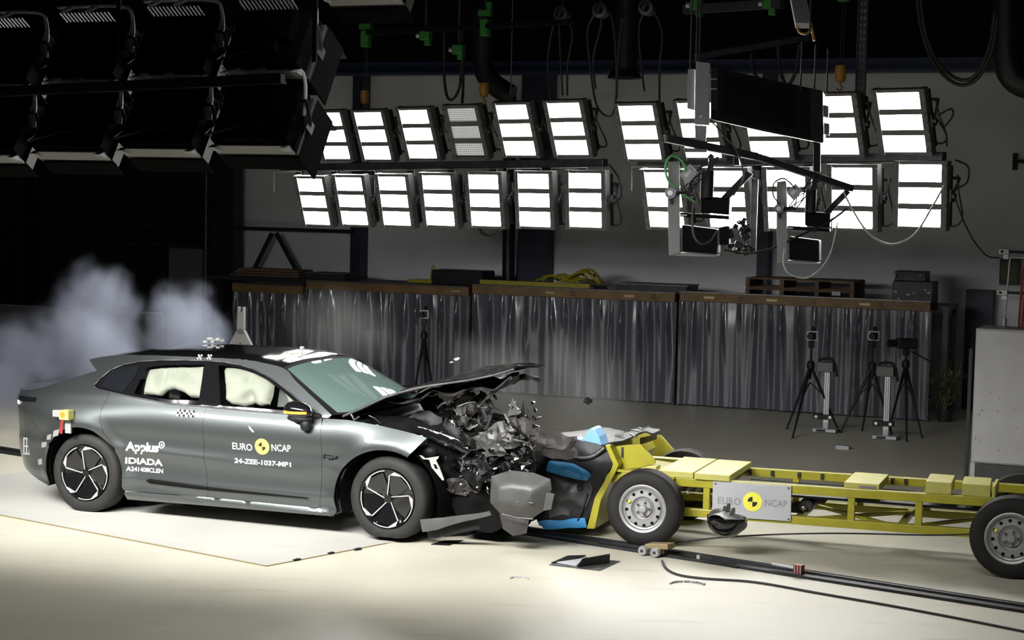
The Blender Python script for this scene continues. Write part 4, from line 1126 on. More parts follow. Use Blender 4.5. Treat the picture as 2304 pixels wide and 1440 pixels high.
# dark mass of the crushed engine bay
EB = [(2.55, 1.00), (2.9, 1.02), (3.25, 1.0), (3.6, 1.04), (3.80, 1.03), (3.92, .95), (4.02, .85), (4.08, .72), (4.08, .58), (4.02, .45), (4.00, .16), (3.85, .14), (3.45, .18), (3.38, .40), (3.30, .60), (3.15, .78), (2.95, .84), (2.6, .80)]
def ebf(v0, amp): return lambda a, b: Vector((a, v0, b)) + nz3((a, v0, b), 4.5, amp)
mb = region(EB, (), .05, ebf(.34, .10)); n0 = resample(EB, .06)
mb.grid(lambda a, b: (lambda p: Vector((p[0], .34 + b * 1.1, p[1] * (1 - .16 * b))) + nz3((p[0], max(.34, 0) + b * 1.1, p[1]), 4.5, .10))(n0[int(a * (len(n0) - 1) + .5)]), len(n0) - 1, 10)
obj('engine_bay', mb, 'void', car, smooth=30)
plate('wing_rail', [(920, 957), (950, 962), (990, 975), (1030, 990), (1062, 1012), (1050, 1020), (1010, 1008), (965, 988), (925, 968)], .20, 'black_gloss', .045, 5, .006)
plate('inner_wing', [(905, 948), (960, 930), (1000, 935), (1040, 960), (1062, 1000), (1040, 1010), (985, 975), (925, 962)], .38, 'black', .05, 5, .05)
plate('crumpled_panel', smooth=12, pts=[(945, 905), (985, 890), (1000, 905), (1010, 935), (985, 945), (955, 925)], v=.5, mat='black_gloss', bulge=.04, ns=10, na=0.046)
plate('crumpled_panel', smooth=12, pts=[(1022, 920), (1040, 885), (1062, 880), (1070, 925), (1052, 965), (1024, 958)], v=.42, mat='brownish', bulge=.03, ns=10, na=0.057)
plate('crumpled_panel', smooth=12, pts=[(1060, 900), (1095, 880), (1112, 905), (1100, 955), (1068, 960)], v=.50, mat='brownish', bulge=.03, ns=10, na=0.057)
plate('crumpled_panel', smooth=12, pts=[(1080, 972), (1108, 958), (1142, 946), (1168, 968), (1172, 1000), (1140, 1012), (1112, 1003)], v=.24, mat='trim_grey', bulge=.03, ns=10, na=0.046)
plate('crumpled_panel', smooth=12, pts=[(1060, 985), (1085, 975), (1115, 1000), (1140, 1022), (1100, 1028), (1070, 1012)], v=.20, mat='trim_grey', bulge=.03, ns=10, na=0.057)
plate('crumpled_panel', smooth=12, pts=[(1138, 938), (1160, 930), (1190, 938), (1222, 968), (1292, 984), (1296, 1030), (1255, 1036), (1205, 1018), (1165, 985)], v=.36, mat='brownish', bulge=.10, ns=10, na=0.034, vs=.05)
plate('crumpled_panel', smooth=12, pts=[(1040, 1040), (1075, 1030), (1105, 1048), (1110, 1085), (1080, 1100), (1045, 1078)], v=.25, mat='black', bulge=.04, ns=10, na=0.057)
plate('crumpled_panel', smooth=12, pts=[(1005, 1075), (1045, 1070), (1070, 1100), (1045, 1118), (1010, 1102)], v=.30, mat='brownish', bulge=.03, ns=10, na=0.057)
plate('torn_spike', [(1140, 935), (1154, 896), (1170, 932)], .32, 'trim_grey', 0, 5, .01, cell=.02)
plate('torn_spike', [(1170, 932), (1178, 902), (1182, 935)], .42, 'black', 0, 5, .01, cell=.02)
bc = plate('bumper_cover', [(1106, 1072), (1150, 1058), (1200, 1062), (1239, 1078), (1241, 1100), (1224, 1148), (1190, 1170), (1125, 1154), (1104, 1130)], .12, 'trim_grey', .10, 3, .012)
plate('bumper_flap', [(1229, 1108), (1248, 1112), (1240, 1146), (1222, 1150)], .10, 'trim_grey', .01, 4, .006)
plate('lower_grille', [(1124, 1156), (1192, 1168), (1186, 1200), (1155, 1206), (1132, 1190)], .13, 'brownish', .02, 4, .006)
for ya in (1120, 1156):
    a, b = CAR.at(1128, ya, .03), CAR.at(1200, ya + 12, .03); obj('bumper_line', MB().tube([a, a.lerp(b, .5) + Vector((0, -.01, -.008)), b], .004, 6), 'mid_steel', bc)
plate('splitter', [(945, 1168), (1000, 1166), (1060, 1156), (1102, 1149), (1106, 1158), (1050, 1172), (985, 1192), (950, 1196)], .02, 'trim_grey', .02, 3, .01)
plate('splitter_skirt', [(960, 1190), (1020, 1180), (1070, 1172), (1080, 1190), (1010, 1206), (965, 1210)], .10, 'black', .01, 3, .01)
bk = plate('bracket', [(944, 1024), (950, 1025), (958, 1031), (989, 1026), (987, 1031), (982, 1035), (990, 1052), (1000, 1078), (996, 1080), (972, 1051), (967, 1034), (953, 1033)], .06, 'silver', 0, 3, .002, cell=.012, solid=.010)
plate('bracket_slot', [(975, 1044), (981, 1045), (986, 1056), (979, 1054)], .048, 'void', 0, 3, .0, cell=.012, solid=.002)
mb = MB(); a = CAR.at(957, 1030, .12); mb.ball(a + Vector((.0, .05, .05)), (.09, .06, .06), 14, 10); obj('headlamp_motor', mb, 'black', car, smooth=60)
# twisted wreckage: uncountable slivers
rnd = random.Random(21)
def slivers(n, box, vr, size, mb):
    for _ in range(n):
        x, y = rnd.uniform(box[0], box[2]), rnd.uniform(box[1], box[3]); p = CAR.at(x, y, rnd.uniform(*vr))
        R = Matrix.Rotation(rnd.uniform(0, 6.3), 3, 'Z') @ Matrix.Rotation(rnd.uniform(0, 6.3), 3, 'X') @ Matrix.Rotation(rnd.uniform(0, 6.3), 3, 'Y')
        L, W_ = rnd.uniform(.6, 1.5) * size, rnd.uniform(.15, .50) * size
        k1, k2, k3 = rnd.uniform(-.4, .4), rnd.uniform(-.6, .6), rnd.uniform(.25, .75)
        q = [(-.5 * L, -.5 * W_, 0), (-.5 * L, .5 * W_ * k3, k1 * W_), ((k3 - .6) * L, .5 * W_, k2 * W_), ((k3 - .5) * L, -.5 * W_, k2 * W_ * .6), (.5 * L, k1 * W_, -k2 * W_)]
        mb.add([p + R @ Vector(v) for v in q], [(0, 1, 2, 3), (3, 2, 4)])
def wreck(mat, jobs):
    mb = MB()
    for j in jobs: slivers(*j, mb)
    o = obj('wreckage', mb, mat, car, solid=.003); o['kind'] = 'stuff'
wreck('trim_grey', [(26, (1010, 885, 1110, 985), (.25, .8), .13), (34, (1050, 945, 1190, 1045), (.12, .6), .11), (16, (1005, 1010, 1105, 1110), (.2, .5), .10)])
wreck('black_gloss', [(24, (1000, 890, 1110, 990), (.25, .8), .15), (70, (1040, 950, 1205, 1062), (.06, .5), .10), (26, (1000, 1010, 1110, 1120), (.2, .5), .13), (16, (1140, 905, 1205, 960), (.3, .9), .07)])
wreck('chrome', [(14, (990, 905, 1060, 960), (.3, .6), .055), (50, (1040, 955, 1200, 1060), (.04, .3), .07), (40, (1040, 1015, 1115, 1110), (.10, .3), .04), (26, (960, 965, 1050, 1010), (.15, .3), .03), (7, (1180, 935, 1215, 960), (.3, .6), .05)])
for pa, pb, r_ in (((1085, 920), (1098, 955), .012), ((1104, 940), (1096, 965), .01), ((1150, 1020), (1172, 1040), .016), ((1030, 915), (1070, 905), .008), ((1005, 905), (985, 918), .010), ((830, 935), (856, 953), .006), ((1160, 990), (1190, 1002), .012)):
    a, b = CAR.at(*pa, .2), CAR.at(*pb, .25); obj('bent_rod', MB().tube([a, a.lerp(b, .5) + Vector((.01, -.02, .015)), b], r_, 8), 'mid_steel', car, smooth=50)
a, b, c = CAR.at(790, 932, .10), CAR.at(797, 945, .10), CAR.at(808, 938, .14)
obj('bonnet_hinge', MB().tube([a, b, c], .012, 8), 'mid_steel', car, smooth=40)

# ================================================================== the yellow trolley
tA, tB = G(1445, 1232), G(2275, 1305)
T = Frame(tA, tB - tA)
tro = thing('trolley', 'yellow tubular crash trolley with steel wheels, white sign and crushed barrier', 'trolley', (tA.x, tA.y, 0), T.ang)
tp = lambda x, y, v: T.at(x, y, v)
VN, VF = .30, 1.12
def tbar2(name, jobs, wd, ht, mat='yellow', par=tro, bevel=.004):
    mb = MB()
    for a, b in jobs: mb.bar(a, b, wd, ht)
    return obj(name, mb, mat, par, bevel=bevel)
zt_ = (tp(1772, 1100, VN).z + tp(1517, 1085, VN).z) / 2; zl = tp(1900, 1180, VN).z
zt2 = tp(2228, 1129, VN).z; zl2 = tp(2176, 1198, VN).z
UE = 3.25
lv = lambda z0, z1_, u: z0 + (z1_ - z0) * (u / 2.8)
for v in (VN, VF):
    tbar2('top_rail', [(Vector((-.42, v, lv(zt_, zt2, -.4))), Vector((UE, v, lv(zt_, zt2, UE))))], .07, .072)
    tbar2('bottom_rail', [(Vector((-.30, v, lv(zl, zl2, -.3))), Vector((UE - .3, v, lv(zl, zl2, UE - .3))))], .07, .068)
    for px in ((1590, 1772, 1916, 2068) if v == VN else (1650, 1790, 1935, 2085)):
        u = tp(px, 1140, v).x; tbar2('upright', [(Vector((u, v, lv(zl, zl2, u))), Vector((u, v, lv(zt_, zt2, u))))], .056, .056)
for u in (.05, .68, 1.25, 2.1, 2.75): tbar2('cross_member', [(Vector((u, VN, lv(zl, zl2, u) + .005)), Vector((u, VF, lv(zl, zl2, u) + .005)))], .05, .05)
for a, b in (((1.25, VN), (2.1, VF)), ((1.25, VF), (2.1, VN)), ((2.1, VN), (2.75, VF))): tbar2('diagonal_brace', [(Vector((*a, lv(zl, zl2, a[0]))), Vector((*b, lv(zl, zl2, b[0]))))], .04, .03)
# ballast plates and boxes
def tbox(name, u0, u1, v0, v1, z0, z1_, mat, par=tro, bevel=.006, rot=0):
    return obj(name, MB().box(((u0 + u1) / 2, (v0 + v1) / 2, (z0 + z1_) / 2), (u1 - u0, v1 - v0, z1_ - z0), Matrix.Rotation(rot, 3, 'Z') if rot else None), mat, par, bevel=bevel)
z = lv(zt_, zt2, .4) + .036
tbox('ballast_plate', .06, .36, .26, 1.16, z, z + .055, 'pale_yellow'); tbox('ballast_plate', .375, .68, .24, 1.14, z, z + .055, 'pale_yellow')
tbox('ballast_plate', .10, .66, .28, 1.12, z - .045, z - .002, 'yellow')
for a, b, v0, v1, hgt, rot in ((1899, 1978, .34, .95, .045, 0), (2081, 2139, .30, .75, .10, .03), (2162, 2226, .30, .72, .10, .05)):
    u0, u1 = tp(a, 1095, v0).x, tp(b, 1095, v0).x; zz = lv(zt_, zt2, u0) + .036
    bx = tbox('ballast_box', u0, u1, v0, v1, zz - (.0 if hgt > .06 else .02), zz + hgt, 'pale_yellow', rot=rot)
    if hgt < .06: obj('smudged_print', MB().box(((u0 + u1) / 2 + .05, v0 - .002, zz + .015), (.14, .003, .02)), 'grey_print', bx)
tbox('slanted_stop', tp(2232, 1100, .3).x, tp(2240, 1100, .3).x, .30, .72, lv(zt_, zt2, 2.8) + .03, lv(zt_, zt2, 2.8) + .13, 'pale_yellow', rot=.0)
for px in (1690, 1740, 1800, 1852, 2010, 2040):
    u = tp(px, 1062, VF).x; tbox('rail_lug', u - .012, u + .012, VF - .06, VF - .036, lv(zt_, zt2, u) - .02, lv(zt_, zt2, u) + .03, 'dark_steel', bevel=0)
rnd = random.Random(4)
for k in range(14):
    u, v_ = rnd.uniform(.75, 2.7), rnd.uniform(.5, .95); mb = MB().box((u, v_, lv(zt_, zt2, u) - .05 + rnd.uniform(-.03, .02)), (rnd.uniform(.04, .2), rnd.uniform(.03, .1), rnd.uniform(.02, .05))); obj('tray_fitting', mb, 'brownish', tro)
obj('inner_tray', MB().box((1.75, (VN + VF) / 2, lv(zt_, zt2, 1.7) - .075), (2.1, .70, .02)), 'dark_steel', tro)
# running gear seen between the rails
mb = MB(); c = tp(1822, 1130, .6)
mb.cyl(c + Vector((0, -.2, 0)), c + Vector((0, .4, 0)), .06, 14); mb.box(c + Vector((.06, 0, .06)), (.16, .14, .10)); mb.box(c + Vector((-.10, 0, -.05)), (.10, .2, .07))
obj('brake_unit', mb, 'dark_steel', tro, bevel=.006)
obj('brake_fitting', MB().ball(tp(1808, 1142, .36), .022, 12, 8), 'chrome', tro, smooth=60)
obj('brake_fitting', MB().ball(tp(1547, 1108, .36), .020, 12, 8), 'silver', tro, smooth=60)
def axle(u): return obj('axle', MB().cyl((u, .12, .33), (u, 1.5, .33), .05, 14), 'dark_steel', tro, smooth=40)
def trolley_wheel(u, v, flip):
    wh = thing('wheel', 'x', 'x', (u, v, .327), pi if flip else 0); del wh['label']; del wh['category']; wh.parent = tro
    prof = [(.195, .04), (.205, .012), (.235, .0), (.275, .004), (.305, .014), (.320, .030), (.327, .055), (.327, .165), (.315, .195), (.28, .21), (.21, .205), (.195, .18)]
    t = MB().lathe(prof, (0, 0, 0), (0, 1, 0), 56, closed=True); ty = obj('tyre', t, 'rubber', wh, smooth=35)
    g = MB()
    for d in (.075, .11, .145): g.lathe([(.3275, d - .005), (.3275, d + .005)], (0, 0, 0), (0, 1, 0), 56)
    obj('tread_groove', g, 'void', ty)
    rm = obj('rim', MB().lathe([(.197, .035), (.207, .008), (.200, .004), (.185, .010), (.176, .035), (.165, .040), (.150, .022), (.105, .020), (.088, .045), (.075, .050), (.070, .030), (.0, .028)], (0, 0, 0), (0, 1, 0), 56), 'alloy', wh, smooth=35)
    h = MB()
    for k in range(12):
        a = k * pi / 6 + .1; c = Vector((.142 * math.cos(a), .0205, .142 * math.sin(a))); h.lathe([(0, -.004), (.0135, -.004), (.0135, .0), (.012, .004)], c, (0, 1, 0), 12)
    obj('vent_hole_ring', h, 'void', rm)
    n_ = MB()
    for k in range(5):
        a = k * 2 * pi / 5; n_.cyl((.055 * math.cos(a), .030, .055 * math.sin(a)), (.055 * math.cos(a), .012, .055 * math.sin(a)), .010, 6)
    obj('wheel_nut_ring', n_, 'mid_steel', rm)
    obj('hub_cap', MB().lathe([(0, -.004), (.030, .0), (.036, .010), (.036, .03)], (0, 0, 0), (0, 1, 0), 20), 'alloy', rm, smooth=40)
    obj('valve_mark', MB().ball((-.118 if not flip else .118, .014, .055), .016, 8, 6), 'bright_yellow', rm, smooth=60)
    return wh
u_f = tp(1445, 1147, 0).x; u_r = tp(2275, 1212, 0).x
for u in (u_f, u_r):
    axle(u); trolley_wheel(u, 0, False); trolley_wheel(u, 1.62, True)
# front bulkhead with gussets
BH = [(1361, 1002), (1372, 1002), (1392, 1046), (1386, 1060), (1352, 1125), (1338, 1190), (1320, 1190), (1338, 1120), (1374, 1057), (1379, 1044)]
P = [tp(x, y, .20) for x, y in BH]; obj('bulkhead', MB().slab(P, (0, 1.25, 0)), 'yellow', tro, bevel=.004)
for v in (.34, 1.05): obj('gusset', MB().slab([tp(x, y, v if v > 1 else .34) + Vector((0, v - .34, 0)) for x, y in ((1366, 1003), (1442, 1000), (1472, 1034), (1474, 1043), (1440, 1052), (1380, 1060))], (0, .03, 0)), 'yellow', tro, bevel=.003)
obj('gusset_slot', MB().slab([tp(x, y, .335) for x, y in ((1398, 1006), (1403, 1006), (1403, 1030), (1398, 1030))], (0, .006, 0)), 'dark_steel', tro)
a, b = tp(1385, 1062, .2), tp(1515, 1078, .2)
obj('front_deck', MB().slab([Vector((a.x, .22, a.z)), Vector((b.x, .22, b.z - .01)), Vector((b.x, 1.2, b.z - .01)), Vector((a.x, 1.2, a.z))], (0, 0, .02)), 'yellow', tro, bevel=.003)
obj('deck_edge', MB().bar((a.x + .05, .20, a.z - .03), (b.x, .20, b.z - .045), .03, .06), 'yellow', tro, bevel=.003)
tbox('deck_bracket', a.x + .18, a.x + .32, .35, .5, a.z + .01, a.z + .05, 'pale_yellow'); tbox('far_deck_strip', b.x - .55, b.x - .12, 1.02, 1.14, b.z + .02, b.z + .05, 'pale_yellow')
# sign
SG = [tp(x, y, .245) for x, y in ((1604, 1083), (1780, 1094), (1779, 1173), (1602, 1161))]
sg = obj('sign_board', MB().slab(SG, (0, .012, 0)), 'offwhite', tro)
def on_sign(p0, p1, h):
    a, b = tp(*p0, .243), tp(*p1, .243); return lambda x, y: a.lerp(b, x) + Vector((0, 0, h * y))
lettering('sign_lettering', 'EURO', on_sign((1615, 1133), (1666, 1137), .058), 'grey_print', sg, -.005)
lettering('sign_lettering', 'NCAP', on_sign((1721, 1139), (1771, 1142), .058), 'grey_print', sg, -.005)
c = tp(1693, 1129, .242)
def tdisc(r, a0, a1, off, n=28): return MB().add([c + Vector((0, off, 0))] + [c + Vector((r * math.cos(a0 + (a1 - a0) * i / n), off, r * math.sin(a0 + (a1 - a0) * i / n))) for i in range(n + 1)], [(0, i + 1, i + 2) for i in range(n)])
dk = obj('sign_roundel', tdisc(.082, 0, 2 * pi, 0), 'bright_yellow', sg)
mb = tdisc(.042, pi / 2, pi, -.0015, 8); k = tdisc(.042, -pi / 2, 0, -.0015, 8); mb.add(k.v, k.f); obj('target_quarters', mb, 'black_print', dk)
for x, y in ((1610, 1088), (1774, 1098), (1774, 1168)): q = tp(x, y, .243); obj('sign_bolt', MB().cyl(q, q + Vector((0, -.006, 0)), .007, 8), 'dark_steel', sg)
# crushed barrier
def tplate(name, pts, v, mat, bulge=0., ns=5., na=.015, cell=.03, solid=.006, vs=0., par=tro, thick=None):
    P = [tp(x, y, v) for x, y in pts]; P2 = [(p.x, p.z) for p in P]; x0 = min(p[0] for p in P2); x1 = max(p[0] for p in P2)
    fn = lambda a, b: Vector((a, v + vs * (a - x0) / (x1 - x0) - bulge * min(1, pdist(a, b, P2) / .10), b)) + nz3((a, v, b), ns, na)
    mb = region(P2, (), cell, fn)
    if thick:
        lp = resample(P2, cell); n_ = len(lp)
        mb.grid(lambda s_, t_: fn(*lp[int(round(s_ * n_)) % n_]) + Vector((0, thick * t_, 0)), n_, 6)
        k = region(P2, (), .08, lambda a, b: fn(a, b) + Vector((0, thick, 0))); mb.add(k.v, k.f)
    return obj(name, mb, mat, par, smooth=35, solid=0 if thick else solid)
br = tplate('barrier', [(1172, 1010), (1215, 1000), (1250, 990), (1300, 987), (1345, 996), (1361, 1004), (1378, 1044), (1373, 1057), (1340, 1120), (1320, 1188), (1215, 1184), (1185, 1110)], .26, 'barrier', .02, 4, .03, thick=.95)
sd = tplate('barrier_side_sheet', [(1236, 1062), (1290, 1076), (1322, 1078), (1330, 1100), (1312, 1160), (1240, 1165), (1228, 1110)], .235, 'mid_steel', .02, 7, .03, par=br)
q = tp(1305, 1097, .20); obj('ring_hole', MB().tube([q + Vector((.022 * math.cos(t * pi / 8), 0, .022 * math.sin(t * pi / 8))) for t in range(16)], .006, 6, True), 'black', br)
tplate('blue_sheet', [(1212, 1050), (1222, 1040), (1240, 1036), (1290, 1044), (1324, 1060), (1330, 1068), (1320, 1079), (1290, 1075), (1240, 1062), (1222, 1056)], .18, 'blue', .05, 4, .012, par=br)
tplate('blue_strip', [(1212, 1172), (1268, 1170), (1318, 1164), (1322, 1186), (1270, 1188), (1225, 1190)], .22, 'blue', .02, 6, .015, par=br)
wedge = [tp(x, y, .30) for x, y in ((1298, 1020), (1306, 1000), (1318, 976), (1330, 962), (1338, 966), (1348, 982), (1354, 1000), (1356, 1008), (1340, 1014), (1320, 1019))]
obj('blue_wedge', MB().slab(wedge, (0, .22, 0)), 'pale_blue', br, bevel=.012)
obj('blue_chip', MB().slab([tp(x, y, .27) for x, y in ((1291, 990), (1300, 984), (1308, 990), (1306, 998), (1294, 998))], (0, .1, 0)), 'pale_blue', br, bevel=.004)
obj('dark_block', MB().slab([tp(x, y, .26) for x, y in ((1292, 996), (1308, 994), (1312, 1018), (1300, 1022), (1293, 1012))], (0, .15, 0)), 'barrier', br, bevel=.01)
mb = MB().tube(smooth_path([tp(1286, 1021, .24), tp(1305, 1030, .22), tp(1335, 1026, .22), tp(1360, 1008, .24)], 5), .022, 8); obj('collar_strip', mb, 'mid_steel', br, smooth=50)
obj('purple_edge', MB().tube(smooth_path([tp(1322, 1110, .22), tp(1314, 1135, .21), tp(1300, 1172, .21)], 4), .010, 8), 'navy', br, smooth=50)
# torn black cladding lying over the bulkhead
FP = [(1352, 1000), (1385, 990), (1420, 974), (1455, 965), (1488, 968), (1487, 974), (1482, 980), (1460, 980), (1430, 990), (1400, 1000), (1360, 1004)]
def flapfn(v): return lambda x, y: tp(x, y, v)
mb = MB(); A_ = [(1352, 1001), (1385, 994), (1420, 982), (1455, 971), (1487, 972)]; B_ = [(1375, 990), (1400, 978), (1425, 967), (1455, 961), (1484, 966)]
ev = lambda L_, t: (lambda k, f_: (L_[k][0] + (L_[k + 1][0] - L_[k][0]) * f_, L_[k][1] + (L_[k + 1][1] - L_[k][1]) * f_))(min(3, int(t * 4)), t * 4 - min(3, int(t * 4)))
mb.grid(lambda a, b: (lambda p, q: tp(*p, .28).lerp(tp(*q, .95), b) + nz3((a * 3, b * 2, 1), 2.2, .02))(ev(A_, a), ev(B_, a)), 24, 10)
fpn = obj('torn_cladding', mb, 'black', tro, smooth=40, solid=.014)
mb = MB(); rnd = random.Random(3)
for k in range(7):
    t = rnd.uniform(.1, .8); p = tp(*ev(A_, t), .27); mb = MB().box(p + Vector((0, rnd.uniform(-.02, .3), rnd.uniform(0, .05))), (.07, .03, .012), Matrix.Rotation(rnd.uniform(-.6, .6), 3, 'Y')); obj('chip', mb, 'chrome', fpn)
obj('hanging_cloth', MB().grid(lambda a, b: tp(1440 + 38 * a, 985 - 8 * a + 16 * b * (1 - .3 * a), .4 + .1 * b), 6, 5), 'brownish', fpn, smooth=50)

# ------------------------------------------------------------------ loose parts on and over the floor
c = T.W(*tp(1636, 1172, -.12).xy, tp(1636, 1172, -.12).z)
t = thing('black_shell', 'torn black dome-shaped car part flying beside the white sign', 'car part', c, T.ang)
mb = MB().grid(lambda a, b: (lambda th, ph: Vector((.165 * math.sin(ph) * math.cos(th), .15 * math.sin(ph) * math.sin(th), -.145 * math.cos(ph) + .01)) + nz3((math.cos(th), math.sin(th), ph), 2, .012))(a * 2 * pi, b * pi * .56), 28, 12)
obj('shell', mb, 'black_gloss', t, smooth=50)
mb = MB().grid(lambda a, b: (lambda th: Vector((.168 * b * math.cos(th), .15 * b * math.sin(th), .03 + .06 * (1 - b) + .03 * math.sin(3 * th + 1) * b - .02 * math.cos(th) * b)) + nz3((a, b, 4), 4, .01))(a * 2 * pi), 28, 8)
obj('torn_face', mb, 'trim_grey', t, smooth=40)
mb = MB()
for x, h in ((-.03, .06), (.0, .085), (.04, .05)): mb.slab([(x - .02, 0, .06), (x + .022, 0, .06), (x + .018, .01, .06 + h), (x - .005, .01, .06 + h)], (0, .02, 0))
obj('torn_lug', mb, 'brownish', t)
b = G(1466, 1250)
t = thing('roller_carriage', 'small brown carriage with silver rollers on the track by the trolley wheel', 'carriage', b, TF.ang)
obj('body', MB().box((.06, .03, .085), (.22, .12, .045), Matrix.Rotation(-.12, 3, 'Y')), 'brass', t, bevel=.006); obj('lower_body', MB().box((.05, .03, .05), (.15, .09, .04)), 'brownish', t, bevel=.004)
for x in (-.05, .07): ro = obj('roller', MB().lathe([(.012, -.075), (.036, -.075), (.040, -.060), (.040, -.035), (.012, -.035)], (x, 0, .044), (0, 1, 0), 20), 'alloy', t, smooth=35); obj('pin', MB().cyl((x, -.085, .044), (x, -.03, .044), .012, 10), 'dark_steel', ro)
obj('spring', MB().tube([(.01 + .006 * math.sin(k), -.05, .015 + .004 * k) for k in range(14)], .005, 5), 'mid_steel', t)
b = G(1797, 1296)
t = thing('red_stop', 'small red and silver stop block with a rod on the guide track', 'stop block', b, TF.ang)
obj('block', MB().box((0, 0, .05), (.075, .06, .085)), 'red', t, bevel=.006)
mb = MB()
for x in (-.02, .005, .03): mb.box((x, -.032, .05), (.008, .006, .07))
obj('plate', mb, 'alloy', t); obj('rod', MB().cyl((-.04, 0, .055), (-.24, .01, .06), .012, 10), 'alloy', t, smooth=40); obj('foot', MB().box((0, 0, .006), (.09, .09, .012)), 'dark_steel', t)
b = G(1570, 1262)
t = thing('dark_pad', 'dark flat pad with a white clip lying on the track', 'pad', b, TF.ang)
obj('pad', MB().slab([(0, -.03, 0), (.40, -.06, 0), (.42, .03, 0), (.02, .05, 0)], (0, 0, .018)), 'black', t, bevel=.004); obj('clip', MB().box((.01, 0, .035), (.03, .03, .03)), 'silver', t)
b = G(1312, 1274)
t = thing('black_plate', 'folded black plate with a pale sheet lying on the floor before the barrier', 'plate', b, 0)
q = lambda x, y, z=0.: G(x, y) - b + Vector((0, 0, z))
obj('base_sheet', MB().slab([q(1236, 1272), (q(1350, 1285)), q(1396, 1264), q(1290, 1252)], (0, 0, .006)), 'mid_steel', t)
obj('pale_sheet', MB().slab([q(1252, 1268, .007), q(1296, 1276, .007), q(1316, 1258, .007), q(1275, 1256, .007)], (0, 0, .006)), 'offwhite', t)
obj('folded_flap', MB().slab([q(1298, 1280, .01), q(1372, 1270, .01), q(1372, 1270, .085), q(1310, 1278, .075)], (0, .02, 0)), 'black', t, bevel=.004)
obj('flap_edge', MB().slab([q(1240, 1270, .008), q(1278, 1254, .008), q(1318, 1254, .012), q(1306, 1260, .012)], (0, 0, .008)), 'black', t)
for lab, pts in (('thin dark sliver lying on the floor just ahead of the car front wheel', [(970, 1226), (1010, 1228), (1042, 1217), (1000, 1218)]), ('small dark scrap lying on the floor under the grey splitter', [(1000, 1208), (1050, 1206), (1070, 1198), (1020, 1200)])):
    b = G(*pts[0]); t = obj('scrap', MB().slab([G(x, y) - b for x, y in pts], (0, 0, .008)), 'black', None); t.location = b; tag(t, lab, 'scrap')
for lab, x, y, sz in (('pale crumb of debris on the floor below the folded black plate', 1168, 1302, .05), ('thin pale curved shaving on the floor below the guide track', 1545, 1312, .09)):
    b = G(x, y); mb = MB(); rnd = random.Random(x)
    for k in range(7):
        a = k * .45 - 1.3; mb.box((sz * 1.4 * math.sin(a), sz * (math.cos(a) - .6), .008), (sz * .5, sz * .16, .014), Matrix.Rotation(-a + rnd.uniform(-.3, .3), 3, 'Z'))
    t = obj('debris', mb, 'alloy' if sz > .06 else 'offwhite'); t.location = b; tag(t, lab, 'debris')
for lab, x, y, v, sz in (('small black fragment flying in front of the pleated curtain', 1323, 901, .5, .045), ('tiny bright fragment flying above the raised bonnet', 1028, 808, .5, .022), ('tiny grey fragment flying behind the bonnet, near the camera tripod', 1016, 815, .6, .014)):
    p = CAR.at(x, y, v); p = CAR.W(p.x, p.y, p.z); mb = MB().ball((0, 0, 0), (sz, sz * .6, sz * .5), 8, 6); mb.v = [tuple(Vector(q_) + nz3(q_, 30, sz * .6)) for q_ in mb.v]
    t = obj('fragment', mb, 'black' if sz > .03 else 'silver'); t.location = p; tag(t, lab, 'fragment')
# cables on the floor
def cable(name, label, pts, r, mat, cat='cable', n=6):
    t = obj(name, MB().tube(smooth_path(pts, n), r, 8), mat, smooth=60); return tag(t, label, cat)
cable('floor_cable', 'thin grey cable curving across the pale floor in front of the track', [G(x, y, .008) for x, y in ((1490, 1262), (1500, 1280), (1530, 1294), (1590, 1302), (1700, 1310), (1850, 1336), (2000, 1362), (2160, 1392), (2320, 1424))], .010, 'cable')
cable('tow_cable', 'thin dark tow cable running under the trolley from the roller carriage', [T.W(*tp(x, y, .2).xy, max(.012, tp(x, y, .2).z)) for x, y in ((1500, 1228), (1560, 1216), (1640, 1208), (1760, 1202), (1900, 1200), (2100, 1204), (2230, 1200))], .007, 'cable_black')

# ================================================================== hanging camera rig over the trolley
YL, YR = 14.6, 15.6
ry = lambda x: YL + (YR - YL) * (x - 1500) / 400
dp = lambda x, y, o=0.: D(x, y, ry(x) + o)
rig = thing('camera_rig', 'black hanging camera rig with long box, crossbar and grey end plate', 'camera rig', dp(1720, 240))
BK = Vector((.25, .97, 0)) 
def rslab(name, pts, depth, mat, par, o=0., bevel=.004): return objw(name, MB().slab([dp(x, y, o) for x, y in pts], BK * depth), mat, par, bevel=bevel)
rslab('long_box', [(1600, 150), (1722, 176), (1850, 204), (1852, 322), (1722, 296), (1598, 268)], .30, 'black', rig, bevel=.012)
rslab('box_panel', [(1630, 168), (1790, 202), (1790, 290), (1630, 256)], .004, 'ceiling', rig, -.012)
rslab('box_end', [(1824, 200), (1851, 205), (1853, 320), (1824, 312)], .05, 'dark_steel', rig, -.03)
for x, y in ((1860, 250), (1862, 290)): rslab('end_fitting', [(x - 8, y - 14), (x + 4, y - 12), (x + 4, y + 14), (x - 8, y + 12)], .05, 'alloy', rig, .05)
ep = rslab('end_plate', [(1566, 138), (1597, 142), (1596, 282), (1562, 280)], .02, 'grey_plate', rig, -.05)
for y in (260,): rslab('plate_hole', [(1574, y), (1579, y), (1579, y + 5), (1574, y + 5)], .004, 'white', ep, -.056, 0)
rslab('lower_strap', [(1563, 281), (1590, 283), (1588, 318), (1564, 312)], .02, 'grey_plate', rig, -.03)
rslab('side_box', [(1548, 155), (1562, 155), (1562, 248), (1546, 244)], .08, 'grey_plate', rig, 0)
rslab('inner_frame', [(1599, 150), (1616, 154), (1614, 250), (1599, 246)], .03, 'dark_steel', rig, -.03)
for y in (178, 200): objw('frame_pin', MB().cyl(dp(1600, y, -.05), dp(1612, y, -.05), .007, 8), 'silver', rig)
